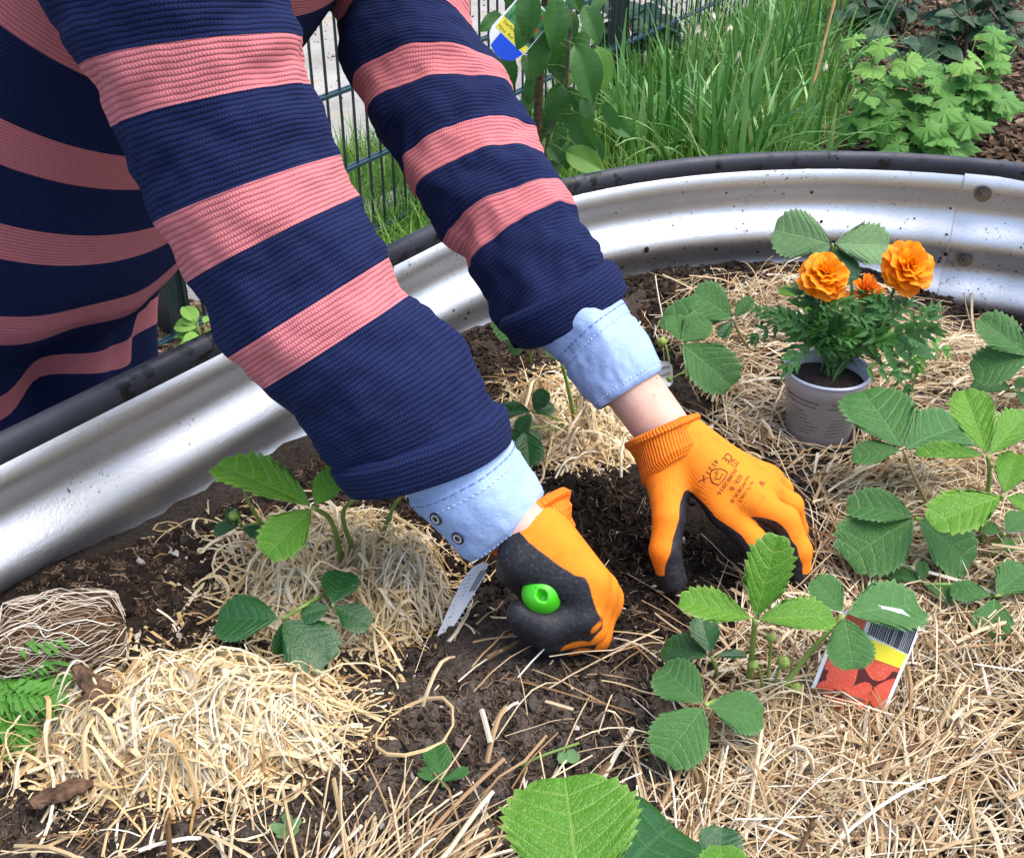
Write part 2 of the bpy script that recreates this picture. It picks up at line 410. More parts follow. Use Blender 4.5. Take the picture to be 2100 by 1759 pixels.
m_bark = tinted('bark_chip', [(0, (.035, .022, .015)), (.4, (.11, .068, .042)), (.75, (.22, .145, .095)), (1, (.36, .27, .19))], .9, .15, 0, .5, 300)
m_mulchground = simple('mulch_ground', (.055, .036, .024), .95, 0, .3, 40, .1, 1, 120)
def pathmat():
    x = NT('grit_path', .9, 0, .2)
    c = x.ramp(x.noise(2.2, 6, .6), [(.35, (.27, .255, .235)), (.65, (.40, .385, .36))])
    c = x.mix(x.rng(x.noise(110, 3, .7), .5, .75), c, (.20, .185, .165)); c = x.mix(x.rng(x.noise(5, 3), .58, .68, 0, .6), c, (.33, .26, .12))
    x.col(c); x.bump(x.noise(200, 4), .7, .004); return x.m
m_path = pathmat()
def earthmat():
    x = NT('garden_earth', .95, 0, .1)
    c = x.ramp(x.noise(6, 6, .7), [(.3, (.035, .028, .016)), (.6, (.07, .055, .03)), (.75, (.06, .075, .025))])
    x.col(c); x.bump(x.noise(80, 4), .8, .01); return x.m
m_earth = earthmat()
m_grass = tinted('grass_blade', [(0, (.03, .10, .012)), (.4, (.085, .22, .025)), (.75, (.17, .34, .05)), (.93, (.28, .42, .10)), (1, (.46, .42, .2))], .5, .4, .35)
m_strap = tinted('strap_leaf', [(0, (.03, .13, .02)), (.5, (.085, .24, .045)), (.85, (.18, .37, .10)), (1, (.32, .46, .17))], .4, .5, .28)
m_straw_old = simple('withered_bloom', (.68, .62, .48), .8); m_stalk = simple('green_stalk', (.13, .23, .045), .5)
L_young = leafmat('leaf_young', (.052, .225, .004), (.13, .36, .012), (.33, .52, .10), (.20, .36, .09), .38, .34)
L_old = leafmat('leaf_mature', (.030, .130, .022), (.072, .215, .044), (.18, .34, .13), (.19, .33, .15), .42, .25, .35)
L_dark = leafmat('leaf_wet_dark', (.007, .060, .010), (.020, .11, .020), (.06, .17, .05), (.10, .20, .09), .24, .18, .5, .12)
L_pale = leafmat('leaf_pale', (.11, .26, .085), (.19, .35, .14), (.30, .46, .22), (.24, .38, .20), .5, .3)
L_tree = leafmat('apple_leaf', (.022, .10, .014), (.065, .21, .035), (.12, .27, .07), (.10, .21, .08), .38, .3)
L_tree2 = leafmat('apple_leaf_young', (.09, .24, .02), (.16, .34, .04), (.26, .44, .12), (.16, .3, .1), .4, .35)
L_mallow = leafmat('lobed_leaf', (.06, .21, .022), (.125, .34, .045), (.22, .44, .11), (.13, .28, .08), .55, .3)
L_mallow2 = leafmat('lobed_leaf_top', (.17, .40, .055), (.27, .50, .09), (.36, .56, .16), (.2, .4, .1), .55, .35)
L_bush = leafmat('bush_leaf', (.008, .042, .014), (.025, .095, .032), (.07, .17, .06), (.06, .13, .06), .35, .2)
L_mari = leafmat('marigold_leaf', (.016, .10, .014), (.06, .22, .032), (.10, .26, .08), (.08, .2, .06), .40, .25)
L_mari2 = leafmat('marigold_leaf_young', (.06, .24, .02), (.12, .36, .04), (.2, .44, .1), (.1, .3, .05), .4, .3)
m_petiole = simple('petiole', (.20, .32, .06), .45, 0, .15, 30); m_petdark = simple('marigold_stem', (.07, .17, .04), .5); m_petred = simple('reddish_petiole', (.28, .22, .10), .5)
m_pot = simple('grey_pot_plastic', (.52, .52, .58), .42, 0, .03, 8); m_potrim = simple('pot_rim_plastic', (.42, .46, .60), .32, 0, .03)
m_ink = simple('black_ink', (.02, .02, .025), .7); m_ink2 = simple('brown_ink', (.10, .018, .006), .8)
m_white = simple('white_plastic', (.82, .83, .86), .35, 0, .03); m_yellow = simple('yellow_print', (.85, .74, .04), .4, 0, .03); m_blueprint = simple('blue_print', (.005, .07, .62), .4, 0, .03)
m_greenprint = simple('green_print', (.10, .38, .12), .4, 0, .5, 30); m_brownprint = simple('brown_print', (.22, .12, .05), .45); m_redprint = simple('red_print', (.62, .10, .03), .4)
def berry_print():
    x = NT('strawberry_print', .35)
    v = x.n('TexVoronoi'); v.inputs['Scale'].default_value = 520; x.put(v.inputs['Vector'], x.co())
    c = x.mix(x.math('MULTIPLY', x.rng(v.outputs['Distance'], .0, .32, 1, 0), .7), x.mix(x.noise(60, 2), (.60, .050, .020), (.78, .14, .075)), (.92, .50, .33))
    x.col(c); return x.m
m_berry = berry_print(); m_printdark = simple('dark_red_print', (.10, .012, .010), .4)
m_trowel = simple('green_plastic', (.055, .50, .012), .38, 0, .04); m_blade = simple('trowel_steel', (.45, .45, .45), .35, 1.0)
m_wood = simple('bamboo', (.42, .24, .09), .5, 0, .2, 20); m_trunk = simple('brown_bark', (.13, .085, .05), .85, 0, .3, 90, .2, .8, 200); m_twig = simple('grey_twig', (.16, .12, .085), .8, 0, .3)
m_petal = tinted('orange_petal', [(0, (.80, .11, .0)), (.45, (.93, .215, .002)), (1, (.97, .40, .004))], .5, .3, .25)
m_petal2 = tinted('withered_petal', [(0, (.55, .09, .004)), (.6, (.80, .17, .006)), (1, (.9, .25, .01))], .6, .3, .2)
m_root = tinted('root', [(0, (.38, .28, .18)), (.6, (.66, .55, .42)), (1, (.82, .76, .66))], .8, .2)
m_rootball = simple('root_ball_peat', (.085, .048, .026), .95, 0, .4, 160, .1, 1, 300)
m_trouser = simple('dark_denim', (.015, .02, .04), .9); m_button = simple('dark_button', (.012, .014, .03), .3); m_buttonring = simple('pale_button_face', (.50, .52, .50), .35)
m_cone = simple('straw_brown', (.11, .065, .04), .85, 0, .4, 120, .2, .8, 200)
# ------------------------------------------------------------------ setting: ground, path, soil
RC = A(.45, .868); RR = .683; RD = A(.578, .816); RN = A(.816, -.578); RL = .80; ZR = .67; SOIL = .5; RC2 = RC - RD*RL
def stadium(R, n=48):
    """outline of the bed, anticlockwise from the tangent point on the left wall, with inward normals"""
    a0 = math.atan2(-RN[1], -RN[0]); P = []; N = []
    for i in range(n+1):                     # far end: from the left wall round to the right wall
        a = a0 - math.pi*i/n; d = A(math.cos(a), math.sin(a)); P.append(RC + d*R); N.append(-d)
    m = 12
    for i in range(1, m):
        P.append(RC + RN*R - RD*RL*i/m); N.append(-RN)
    for i in range(n+1):
        a = a0 - math.pi - math.pi*i/n; d = A(math.cos(a), math.sin(a)); P.append(RC2 + d*R); N.append(-d)
    for i in range(1, m):
        P.append(RC2 - RN*R + RD*RL*i/m); N.append(RN)
    return np.array(P), np.array(N)
def inbed(x, y, mar=.0):
    p = np.stack([x, y], -1); ab = RC - RC2; t = np.clip(((p-RC2) @ ab)/(ab @ ab), 0, 1)
    return RR - np.linalg.norm(p - RC2 - t[..., None]*ab, axis=-1) - mar      # >0 inside: distance to the wall
def g2(x, y, c, s, s2=None):
    s2 = s2 or s
    return np.exp(-(((x-c[0])/s)**2 + ((y-c[1])/s2)**2))
_hole = gp(1285, 1130, .49); _mound = gp(1190, 1010, .51); _corner = gp(120, 1230, .53); _heapA = gp(400, 1490, .5); _heapB = gp(690, 1190, .5); _heapC = gp(1180, 890, .5); _back = gp(1500, 575, .5)
def soil_h(x, y):
    x = np.asarray(x, float); y = np.asarray(y, float)
    h = SOIL + .010*fbm(x*7, y*7, 1.3, 3) + .006*fbm(x*26, y*26, 4.1, 3) + .0035*fbm(x*75, y*75, 2.2, 2)
    h = h - .036*g2(x, y, _hole, .064, .055) - .022*g2(x, y, gp(1570, 1195, .49), .05, .04) + .022*g2(x, y, _mound, .05, .04) + .035*g2(x, y, _corner, .10, .10) + .010*g2(x, y, _back, .2, .06)
    h = h - .068*g2(x, y, A(.69, 1.40), .16, .13)
    h = h + .012*g2(x, y, gp(1060, 1420, .5), .10, .06) - .012*g2(x, y, gp(1110, 1600, .5), .05, .05)
    return h
def dryness(x, y):
    d = .35 + .55*fbm(x*9, y*9, 7.7, 3)
    d = d + .65*g2(x, y, gp(1080, 1480, .5), .16, .10) + .5*g2(x, y, gp(900, 1730, .5), .18, .06) + .35*g2(x, y, gp(90, 1700, .5), .08, .06)
    d = d - 1.3*g2(x, y, _hole, .11, .10) - 1.0*g2(x, y, _mound, .09, .07) - .3*g2(x, y, _corner, .2, .15)
    return np.clip(d, 0, 1)
# ground
def build_ground():
    n = 60; xs = np.linspace(-60, 60, n); V = [(x, y, 0) for y in np.linspace(-40, 90, n) for x in xs]
    F = [(j*n+i, j*n+i+1, (j+1)*n+i+1, (j+1)*n+i) for j in range(n-1) for i in range(n-1)]
    tag(link('ground', mesh(np.array(V), F), m_earth), kind='structure')
build_ground()
FA = gp(365, 695, 0)[:2]; FB = gp(1262, 215, 0)[:2]; FD = nrm(FB-FA); FN = A(-FD[1], FD[0])        # fence line; FN points away from the bed
if FN[1] < 0: FN = -FN
def quadstrip(name, o, d, n, l0, l1, w0, w1, z, m):
    k = 40; V = []; F = []
    for i in range(k+1):
        for w in (w0, w1):
            p = o + d*(l0+(l1-l0)*i/k) + n*w; V.append((p[0], p[1], z))
    for i in range(k): F.append((2*i, 2*i+2, 2*i+3, 2*i+1))
    me = mesh(np.array(V), F)
    return tag(link(name, me, m), kind='structure')
quadstrip('path', FA, FD, FN, -30, 40, .10, 6.5, .004, m_path)
# kerb stone edge between bed border and path
kb = MB(); 
for i in range(-2, 9):
    c = FA + FD*(i*1.0+.5) + FN*.09
    R = np.stack([A(*FD, 0), A(*FN, 0), A(0, 0, 1)], 1); kb.box(A(c[0], c[1], .0), (.497, .028, .028), R, 0, random.random())
tag(kb.build('path_kerb', m_path, None, False), kind='structure')
# bark mulch sheets (right border and by the left post)
def sheet(name, poly, z, m):
    V = np.array([gp(u, v, z) for u, v in poly]); tag(link(name, mesh(V, [tuple(range(len(V)))]), m), kind='structure')
MUL_R = [(1640, 420), (1660, 260), (1725, 190), (1740, 60), (1990, -60), (2500, -60), (2500, 480)]
MUL_L = [(150, 900), (250, 640), (365, 640), (520, 640), (560, 800)]
sheet('mulch_bed', MUL_R, .006, m_mulchground); sheet('mulch_bed', MUL_L, .006, m_mulchground)
# soil sheet in the bed
def build_soil():
    s = .0075; xs = np.arange(-1.15, 1.2, s); ys = np.arange(-.6, 1.65, s); X, Y = np.meshgrid(xs, ys)
    ins = inbed(X, Y) > -.013
    Z = soil_h(X, Y) + (.0022*rng.normal(size=X.shape) + .004*fbm(X*160, Y*160, .7, 2))*np.clip((inbed(X, Y)-.02)/.03, .15, 1)
    idx = -np.ones(X.shape, int); idx[ins] = np.arange(ins.sum())
    q = np.stack([idx[:-1, :-1], idx[:-1, 1:], idx[1:, 1:], idx[1:, :-1]], -1).reshape(-1, 4); q = q[(q >= 0).all(1)]
    V = np.stack([X[ins], Y[ins], Z[ins]], 1)
    tag(link('soil', mesh(V, q, True, {'dry': dryness(V[:, 0], V[:, 1])}), m_soil), kind='structure')
build_soil()
# ------------------------------------------------------------------ raised bed of corrugated sheet
def build_bed():
    bed = empty('raised_bed', (RC[0], RC[1], 0), 'oval raised garden bed of corrugated galvanised sheet with black rubber rim', 'raised bed')
    off = A(RC[0], RC[1], 0)
    P, N = stadium(RR); n = len(P)
    pitch = .088; amp = .0105
    zs = np.arange(0.0, ZR+.0001, pitch/14)
    zs = np.append(zs, ZR) if zs[-1] < ZR-.001 else zs
    def prof(z): return amp*np.sin(2*np.pi*(ZR - z)/pitch - .6)
    # panels overlap at the bolted seams
    seam = gp(1972, 470, .59)[:2]; k0 = int(np.argmin(np.linalg.norm(P-seam, axis=1)))
    cuts = [k0, (k0+n//4) % n, (k0+n//2) % n, (k0+3*n//4) % n]
    for c in range(4):
        a, b = cuts[c], cuts[(c+1) % 4]; ids = [(a+i) % n for i in range(((b-a) % n)+1)]
        Pp = P[ids]; Np = N[ids]; L = np.concatenate([[0], np.cumsum(np.linalg.norm(np.diff(Pp, axis=0), axis=1))])
        lift = np.where(L < .045, .0022, 0)                       # the lapping edge stands proud
        fine = np.linspace(0, L[-1], int(L[-1]/.012)); fine = np.sort(np.append(fine, [.044, .046]))
        px = np.interp(fine, L, Pp[:, 0]); py = np.interp(fine, L, Pp[:, 1]); nx = np.interp(fine, L, Np[:, 0]); ny = np.interp(fine, L, Np[:, 1]); lf = np.interp(fine, L, lift)
        V = np.zeros((len(zs), len(fine), 3)); pr = prof(zs)
        V[..., 0] = px + nx*(pr[:, None]+lf+.012); V[..., 1] = py + ny*(pr[:, None]+lf+.012); V[..., 2] = zs[:, None]
        V = V.reshape(-1, 3) - off; m = len(fine)
        i, j = np.meshgrid(np.arange(len(zs)-1), np.arange(m-1), indexing='ij'); q = np.stack([i*m+j, i*m+j+1, (i+1)*m+j+1, (i+1)*m+j], -1).reshape(-1, 4)
        uv = np.stack([np.tile(fine, len(zs)), np.repeat(zs, m)], 1)
        link('wall_panel', mesh(V, q, True, uv=uv), m_zinc, bed)
    # rubber rim: a rounded profile over the sheet's edge
    k = 12; V = []; F = []
    th = np.linspace(-.6, math.pi+.6, k)
    for p, nn in zip(P, N):
        for t in th: V.append((p[0]+nn[0]*(.011+.0092*math.cos(t)), p[1]+nn[1]*(.011+.0092*math.cos(t)), ZR - .005 + .0105*math.sin(t) - (.008 if t in (th[0], th[-1]) else 0)))
    for i in range(n):
        for j in range(k): F.append((i*k+j, ((i+1) % n)*k+j, ((i+1) % n)*k+(j+1) % k, i*k+(j+1) % k))
    link('rim_trim', mesh(np.array(V)-off, F), m_rubber, bed)
    # bolts along the seam on the right
    for (u, v, z) in ((2015, 394, .625), (1979, 527, .535)):
        g = gp(u, v, z); ii = int(np.argmin(np.linalg.norm(P-g[:2], axis=1))); d = g[:2]-P[ii]; nn = N[ii]
        # slide along the view ray on to the sheet
        best = min((abs(inbed(*(CAM + ray(u, v)*t)[:2]) - .012 - prof((CAM + ray(u, v)*t)[2])), t) for t in np.linspace(1.2, 2.2, 2000))[1]
        c = CAM + ray(u, v)*best; nn = nrm(RC - c[:2]); X = A(nn[0], nn[1], 0); R = np.stack([nrm(np.cross(A(0, 0, 1), X)), A(0, 0, 1), X], 1)
        b = MB()
        def ring(r, h0, h1, s, ph=0, m=0):
            t = np.arange(s)*2*np.pi/s + ph; lo = np.stack([r*np.cos(t), r*np.sin(t), 0*t+h0], 1); hi = lo + A(0, 0, h1-h0)
            b.add(np.vstack([lo, hi]) @ R.T, [(j, (j+1) % s, s+(j+1) % s, s+j) for j in range(s)] + [tuple(s+j for j in range(s))], m)
        ring(.0118, -.004, .0022, 20); ring(.0086, .0022, .0085, 6, .3); ring(.0046, .0085, .0165, 12)
        bo = b.build('bolt', m_steel, bed, False); bo.location = c - off + X*.0065
build_bed()
# soil splashed on the inner wall: small lumps sticking to the sheet
# ------------------------------------------------------------------ fence of double rod mesh
def build_fence():
    f = empty('mesh_fence', (FA[0], FA[1], 0), 'dark green double rod mesh fence on square posts along the path', 'fence')
    o = A(FA[0], FA[1], 0); H = 1.05; R = np.stack([A(*FD, 0), A(*FN, 0), A(0, 0, 1)], 1)
    L = float(np.linalg.norm(FB-FA))
    def part(name, m, c, h, first={}):
        key = (name, tuple(h))
        if key not in first:
            b = MB(); b.box((0, 0, 0), h, R); first[key] = b.build(name, m, f, False); ob = first[key]
        else:
            ob = first[key].copy(); COL.objects.link(ob); ob.parent = f
        ob.location = [float(t) for t in c]; return ob
    for i in range(-1, 4):
        c = A(*(FD*L*i), 0); part('post', m_fence, c + A(0, 0, H/2), (.032, .022, H/2))
        part('post_cap', m_fence, c + A(0, 0, H+.004), (.034, .024, .004))
    for z in (.03, .23, .43, .63, .83, 1.03):
        for s in (-1, 1):
            for i in range(-1, 3):
                part('rail', m_rail, A(*(FD*L*(i+.5)), z) + A(*FN, 0)*(.007*s) + A(*FN, 0)*-.03, (L/2-.002, .0042, .0042))
    n = int(L*3/.05)
    for k in range(n):
        x = -L + .025 + k*.05
        part('wire', m_fence, A(*(FD*x), .53) + A(*FN, 0)*-.03, (.0026, .0026, .53))
build_fence()
# ------------------------------------------------------------------ person: body, sweater, shirt, gloves, trousers
PB = A(-.72, 1.32, 0.0)
person = empty('person', PB, 'person in navy and pink striped sweater leaning over the bed rim with orange gloves', 'person')
def rel(V): return np.asarray(V, float) - PB
def loft(rings, n_between, nth, thick, flags=None, seed=0, wr=.0, rowh=.0042, stitch=.0026, closed_end=False, mat=None, name='sleeve', parent=None, prof=None, base=None):
    """rings: (L, R) world points per station; sections are ellipses with the chord L-R as one axis"""
    base = PB if base is None else base
    C = np.array([(l+r)/2 for l, r in rings]); E = np.array([(r-l)/2 for l, r in rings])
    k = len(rings); q = []
    for i in range(k-1): q += list(i + np.arange(n_between)/n_between)
    q = np.array(q + [k-1.0]); st = np.arange(k)
    Cc = bez(C, 2) if k == 2 else None
    def interp(X):
        out = []
        Ex = np.vstack([2*X[0]-X[1], X, 2*X[-1]-X[-2]])
        for t in q:
            i = min(int(t), k-2); f = t-i; p0, p1, p2, p3 = Ex[i:i+4]
            out.append(.5*((2*p1)+(-p0+p2)*f+(2*p0-5*p1+4*p2-p3)*f*f+(-p0+3*p1-3*p2+p3)*f**3))
        return np.array(out)
    Cq = interp(C); Eq = interp(E); T = nrm(np.gradient(Cq, axis=0))
    B = nrm(np.cross(T, Eq)); w = np.linalg.norm(Eq, axis=1)
    for i in range(len(B)):
        if np.dot(B[i], CAM - Cq[i]) < 0: B[i] = -B[i]
    th = np.linspace(0, 2*np.pi, nth, endpoint=False)
    arc = np.concatenate([[0], np.cumsum(np.linalg.norm(np.diff(Cq, axis=0), axis=1))])
    tk = np.broadcast_to(np.asarray(thick, float), (k,)); tq = np.interp(q, st, tk)
    P = Cq[:, None] + np.cos(th)[None, :, None]*Eq[:, None] + (np.sin(th)[None, :]*(w*tq)[:, None])[..., None]*B[:, None]
    radial = nrm(np.cos(th)[None, :, None]*nrm(Eq)[:, None] + np.sin(th)[None, :, None]*B[:, None])
    if wr:
        xx = np.cos(th)[None]*2.0 + 0*arc[:, None]; yy = np.sin(th)[None]*2.0 + 0*arc[:, None]; zz = arc[:, None]*22 + 0*xx
        d = wr*(fbm(xx+seed, yy, zz, 3) + .6*fbm(xx*.6 - seed, yy*.6, zz*2.1 + np.cos(th)[None]*1.5, 2))
        fade = np.clip(arc/.03, 0, 1)[:, None]
        P = P + radial*(d*fade)[..., None]
    if prof is not None: P = P + radial*np.interp(arc/arc[-1], prof[0], prof[1])[:, None, None]
    nr = len(q); V = P.reshape(-1, 3) - base
    F = []; mid = []; uv = []
    circ = 2*np.pi*w.mean()
    ns = max(8, round(circ/stitch))
    for i in range(nr-1):
        m = 0 if flags is None else flags[min(int(q[i]+1e-6), k-2)]
        for j in range(nth):
            F.append((i*nth+j, i*nth+(j+1) % nth, (i+1)*nth+(j+1) % nth, (i+1)*nth+j)); mid.append(m)
            for (a, b) in ((i, j), (i, j+1), (i+1, j+1), (i+1, j)): uv.append((b/nth*ns, arc[a]/rowh))
    me = mesh(V, F, True, uv=np.array(uv), mids=mid)
    ob = link(name, me, mat, parent)
    return ob, P, radial
def mvloc(o, loc): o.location = [float(c) for c in loc]
# ---- torso (a thick knitted body bending over the rim)
def build_sweater():
    lat = nrm(A(.41, .91, 0)); face = nrm(A(.91, -.41, 0))
    #        centre                 half width, half depth front, lean
    ST = [(A(-.690, 1.285, .33), .20, .150), (A(-.690, 1.285, .43), .20, .150), (A(-.685, 1.285, .50), .215, .158), (A(-.675, 1.282, .56), .228, .168), (A(-.664, 1.278, .605), .238, .178), (A(-.645, 1.272, .650), .246, .194), (A(-.620, 1.262, .70), .250, .212), (A(-.595, 1.253, .75), .25, .216),
          (A(-.565, 1.24, .80), .248, .215), (A(-.52, 1.225, .86), .246, .206), (A(-.47, 1.21, .92), .245, .198), (A(-.41, 1.19, .98), .242, .188), (A(-.34, 1.17, 1.04), .236, .175), (A(-.27, 1.145, 1.10), .225, .16), (A(-.20, 1.12, 1.155), .19, .135), (A(-.14, 1.10, 1.20), .12, .10), (A(-.11, 1.09, 1.225), .075, .075)]
    nth = 120; nb = 10; k = len(ST)
    C = np.array([s[0] for s in ST]); wl = np.array([s[1] for s in ST]); wf = np.array([s[2] for s in ST])
    q = np.linspace(0, k-1, (k-1)*nb+1); st = np.arange(k)
    Cq = np.stack([np.interp(q, st, C[:, i]) for i in range(3)], 1)
    ker = np.ones(9)/9
    Cs = np.stack([np.convolve(np.pad(Cq[:, i], 4, 'edge'), ker, 'valid') for i in range(3)], 1)
    T = nrm(np.gradient(Cs, axis=0)); wl = np.interp(q, st, wl); wf = np.interp(q, st, wf)
    arc = np.concatenate([[0], np.cumsum(np.linalg.norm(np.diff(Cs, axis=0), axis=1))])
    th = np.linspace(0, 2*np.pi, nth, endpoint=False)
    Fv = nrm(face - T*(T @ face)[:, None]); Lv = nrm(np.cross(T, Fv))
    P = Cs[:, None] + (np.cos(th)[None]*wf[:, None])[..., None]*Fv[:, None] + (np.sin(th)[None]*wl[:, None])[..., None]*Lv[:, None]
    radial = nrm(P - Cs[:, None])
    # hanging folds: deep at the loose hem, dying out towards the chest
    fade = np.clip(1 - arc/.46, 0, 1)[:, None]**1.2
    fold = .024*np.sin(th*7 + .8 + 2.5*arc[:, None]) + .015*np.sin(th*13 + 2.0) + .020*fbm(np.cos(th)[None]*1.6 + 0*arc[:, None], np.sin(th)[None]*1.6 + 0*arc[:, None], arc[:, None]*7 + 0*th[None], 2)
    P = P + radial*(fold*fade)[..., None]
    P[..., 2] += (.030*np.sin(th*3 + 2.2)[None]*fade + .02*np.sin(th*7+2.4)[None]*fade)
    # stripes sag and gather: the row coordinate is shifted along the folds
    s0 = arc[:, None] + .010*np.sin(th*7+2.2)[None]*fade + .012*np.sin(th*3+1.0)[None]*fade
    V = P.reshape(-1, 3) - PB; F = []; mid = []; uv = []
    want = [(-40, 82), (255, 345), (470, 536), (650, 712), (808, 850)]      # where the stripes run at the edge of the picture
    rows = []
    for i in range(len(q)):
        pj = proj(P[i]); vis = np.einsum('ij,ij->i', radial[i], CAM - P[i]) > 0; d = np.abs(pj[:, 0] - 15) + np.where(vis, 0, 1e5); rows.append(pj[d.argmin(), 1] if d.min() < 60 else None)
    arcpink = []
    good = [(a, r) for a, r in zip(arc, rows) if r is not None]; ga = np.array([g[0] for g in good]); gr = np.array([g[1] for g in good]); od = gr.argsort()
    for a, b in want: arcpink.append(tuple(sorted((float(np.interp(a, gr[od], ga[od])), float(np.interp(b, gr[od], ga[od]))))))
    top = max(b for a, b in arcpink); arcpink += [(top + .075 + .115*k, top + .115 + .115*k) for k in range(4)]
    for i in range(len(q)-1):
        for j in range(nth):
            F.append((i*nth+j, i*nth+(j+1) % nth, (i+1)*nth+(j+1) % nth, (i+1)*nth+j))
            mid.append(1 if any(a <= arc[i] < b for a, b in arcpink) else 0)
            for (a, b) in ((i, j), (i, j+1), (i+1, j+1), (i+1, j)): uv.append((b/nth*560, arc[a]/.0042))
    return link('sweater', mesh(V, F, True, uv=np.array(uv), mids=mid), [m_navy, m_pink], person)
sweater = build_sweater()
# ---- near sleeve (right arm)
def near_d(v): return .835 + (.918-.835)*(v-10)/945.0
def pair(l, r, d, dd=0.0): return (dp(l[0], l[1], d+dd), dp(r[0], r[1], d-dd))
NS = [((40, -330), (540, -420), 0), ((70, -120), (575, -190), 0), ((98, 0), (590, -40), 0), ((140, 75), (606, 18), 0), ((178, 140), (622, 78), 1), ((243, 262), (634, 174), 0), ((284, 360), (660, 246), 0), ((325, 457), (692, 320), 1), ((385, 580), (724, 408), 0), ((428, 652), (762, 468), 0), ((474, 730), (799, 527), 1), ((550, 790), (836, 607), 0), ((600, 850), (890, 650), 0), ((644, 905), (950, 712), 0), ((688, 950), (1000, 806), 0), ((712, 982), (1034, 872), 0)]
rings = [pair(l, r, near_d((l[1]+r[1])/2)) for l, r, _ in NS]
slv, NP, NRd = loft(rings, 12, 96, .92, [f for *_, f in NS], 3, .0085, mat=[m_navy, m_pink], parent=sweater)
# turned-up cuff: a thicker band rolled back over the sleeve
def cuffband(l0, r0, l1, r1, d, name, parent, thick=.95, grow=.006):
    a = [pair(l0, r0, d), pair(((l0[0]+l1[0])/2, (l0[1]+l1[1])/2), ((r0[0]+r1[0])/2, (r0[1]+r1[1])/2), d+.004), pair(l1, r1, d+.008)]
    return loft(a, 10, 96, thick, None, 9, .002, mat=[m_navy], name=name, parent=parent, prof=([0, .06, .2, .5, .85, .95, 1.0], [-.004, .004, grow, grow+.001, grow, .002, -.008]))
near_cuff = cuffband((690, 942), (1014, 826), (738, 1012), (1034, 918), .913, 'turned_cuff', sweater, .93, .0095)[0]
# ---- far sleeve (left arm)
def far_d(v): return 1.175 + (1.072-1.175)*(v+20)/700.0
FS = [((560, -330), (900, -400), 0), ((600, -160), (934, -220), 0), ((674, 2), (967, -6), 1), ((692, 66), (986, 74), 0), ((706, 120), (1006, 116), 0), ((728, 182), (1036, 166), 1), ((760, 249), (1052, 204), 0), ((790, 300), (1078, 238), 0), ((822, 354), (1092, 278), 1), ((854, 414), (1112, 322), 0), ((886, 452), (1140, 350), 0), ((922, 494), (1162, 386), 1), ((966, 552), (1180, 432), 0), ((1006, 620), (1216, 494), 0), ((1036, 672), (1244, 540), 0), ((1060, 700), (1262, 575), 0)]
rings = [pair(l, r, far_d((l[1]+r[1])/2)) for l, r, _ in FS]
slv2, FP, FRd = loft(rings, 12, 88, .92, [f for *_, f in FS], 11, .0095, mat=[m_navy, m_pink], parent=sweater)
far_cuff = cuffband((1026, 652), (1238, 530), (1092, 718), (1280, 608), 1.072, 'turned_cuff', sweater, .93, .008)[0]
# ---- shirt cuffs
def stitchline(P, R, row, m, parent, base, off=.0006, dash=1, w=.00042, a0=0, a1=None):
    """thread dashes sewn round the cloth along one ring of the loft"""
    b = MB(); n = P.shape[1]; a1 = n if a1 is None else a1
    for j in range(a0, a1, dash+1):
        q = np.array([P[row, (j+i) % n] + R[row, (j+i) % n]*off for i in range(dash+1)]) - base
        b.tube(q, w, 4)
    return b.build('stitching', m, parent)
def shirt_cuff(rings, seed, thick, row_seam, prof):
    ob, P, R = loft(rings, 12, 120, thick, None, seed, .0042, mat=[m_shirt], name='shirt_cuff', parent=person, prof=prof)
    s = stitchline(P, R, P.shape[0]-4, m_thread, ob, PB); s = stitchline(P, R, row_seam, m_seam, ob, PB, dash=2, w=.00045)
    s = stitchline(P, R, row_seam+4, m_thread, ob, PB)
    return ob, P, R
nc, NCP, NCR = shirt_cuff([pair((800, 975), (1010, 865), .915), pair((838, 1022), (1046, 905), .92), pair((885, 1072), (1082, 952), .925), pair((940, 1126), (1106, 990), .93), pair((968, 1143), (1112, 1012), .932)], 5, 1.0, 14, ([0, .25, .30, .9, .97, 1], [0, -.001, .002, .002, .001, -.003]))
fc, FCP, FCR = shirt_cuff([pair((1080, 690), (1255, 565), 1.065), pair((1118, 722), (1270, 600), 1.062), pair((1152, 742), (1288, 630), 1.06), pair((1192, 795), (1322, 695), 1.058), pair((1226, 842), (1355, 762), 1.056)], 15, .98, 22, ([0, .45, .50, .92, .98, 1], [-.002, -.002, .002, .002, .0015, -.002]))
# buttons on the near cuff
for (u, v) in ((897, 1064), (940, 1101)):
    tgt = A(u, v); pj = proj(NCP.reshape(-1, 3)); vis = np.einsum('ij,ij->i', NCR.reshape(-1, 3), CAM - NCP.reshape(-1, 3)) > .02
    dist = np.linalg.norm(pj - tgt, axis=1) + np.where(vis, 0, 1e4); i = int(np.argmin(dist)); p = NCP.reshape(-1, 3)[i]; n = NCR.reshape(-1, 3)[i]
    R = basis(np.cross(A(0, 0, 1.), n), n)
    b = MB(); V, F = lathe([(0, .0004), (.0050, .0004), (.0058, .0012), (.0058, .0019), (.0048, .0024), (.0001, .0019)], 24); b.add(V @ R.T, F)
    bo = b.build('button', m_button, nc); mvloc(bo, p - PB)
    b = MB(); V, F = lathe([(.0026, .0022), (.0038, .0025), (.0042, .0022)], 24); b.add(V @ R.T, F); r2 = b.build('button', m_buttonring, nc); mvloc(r2, p - PB)
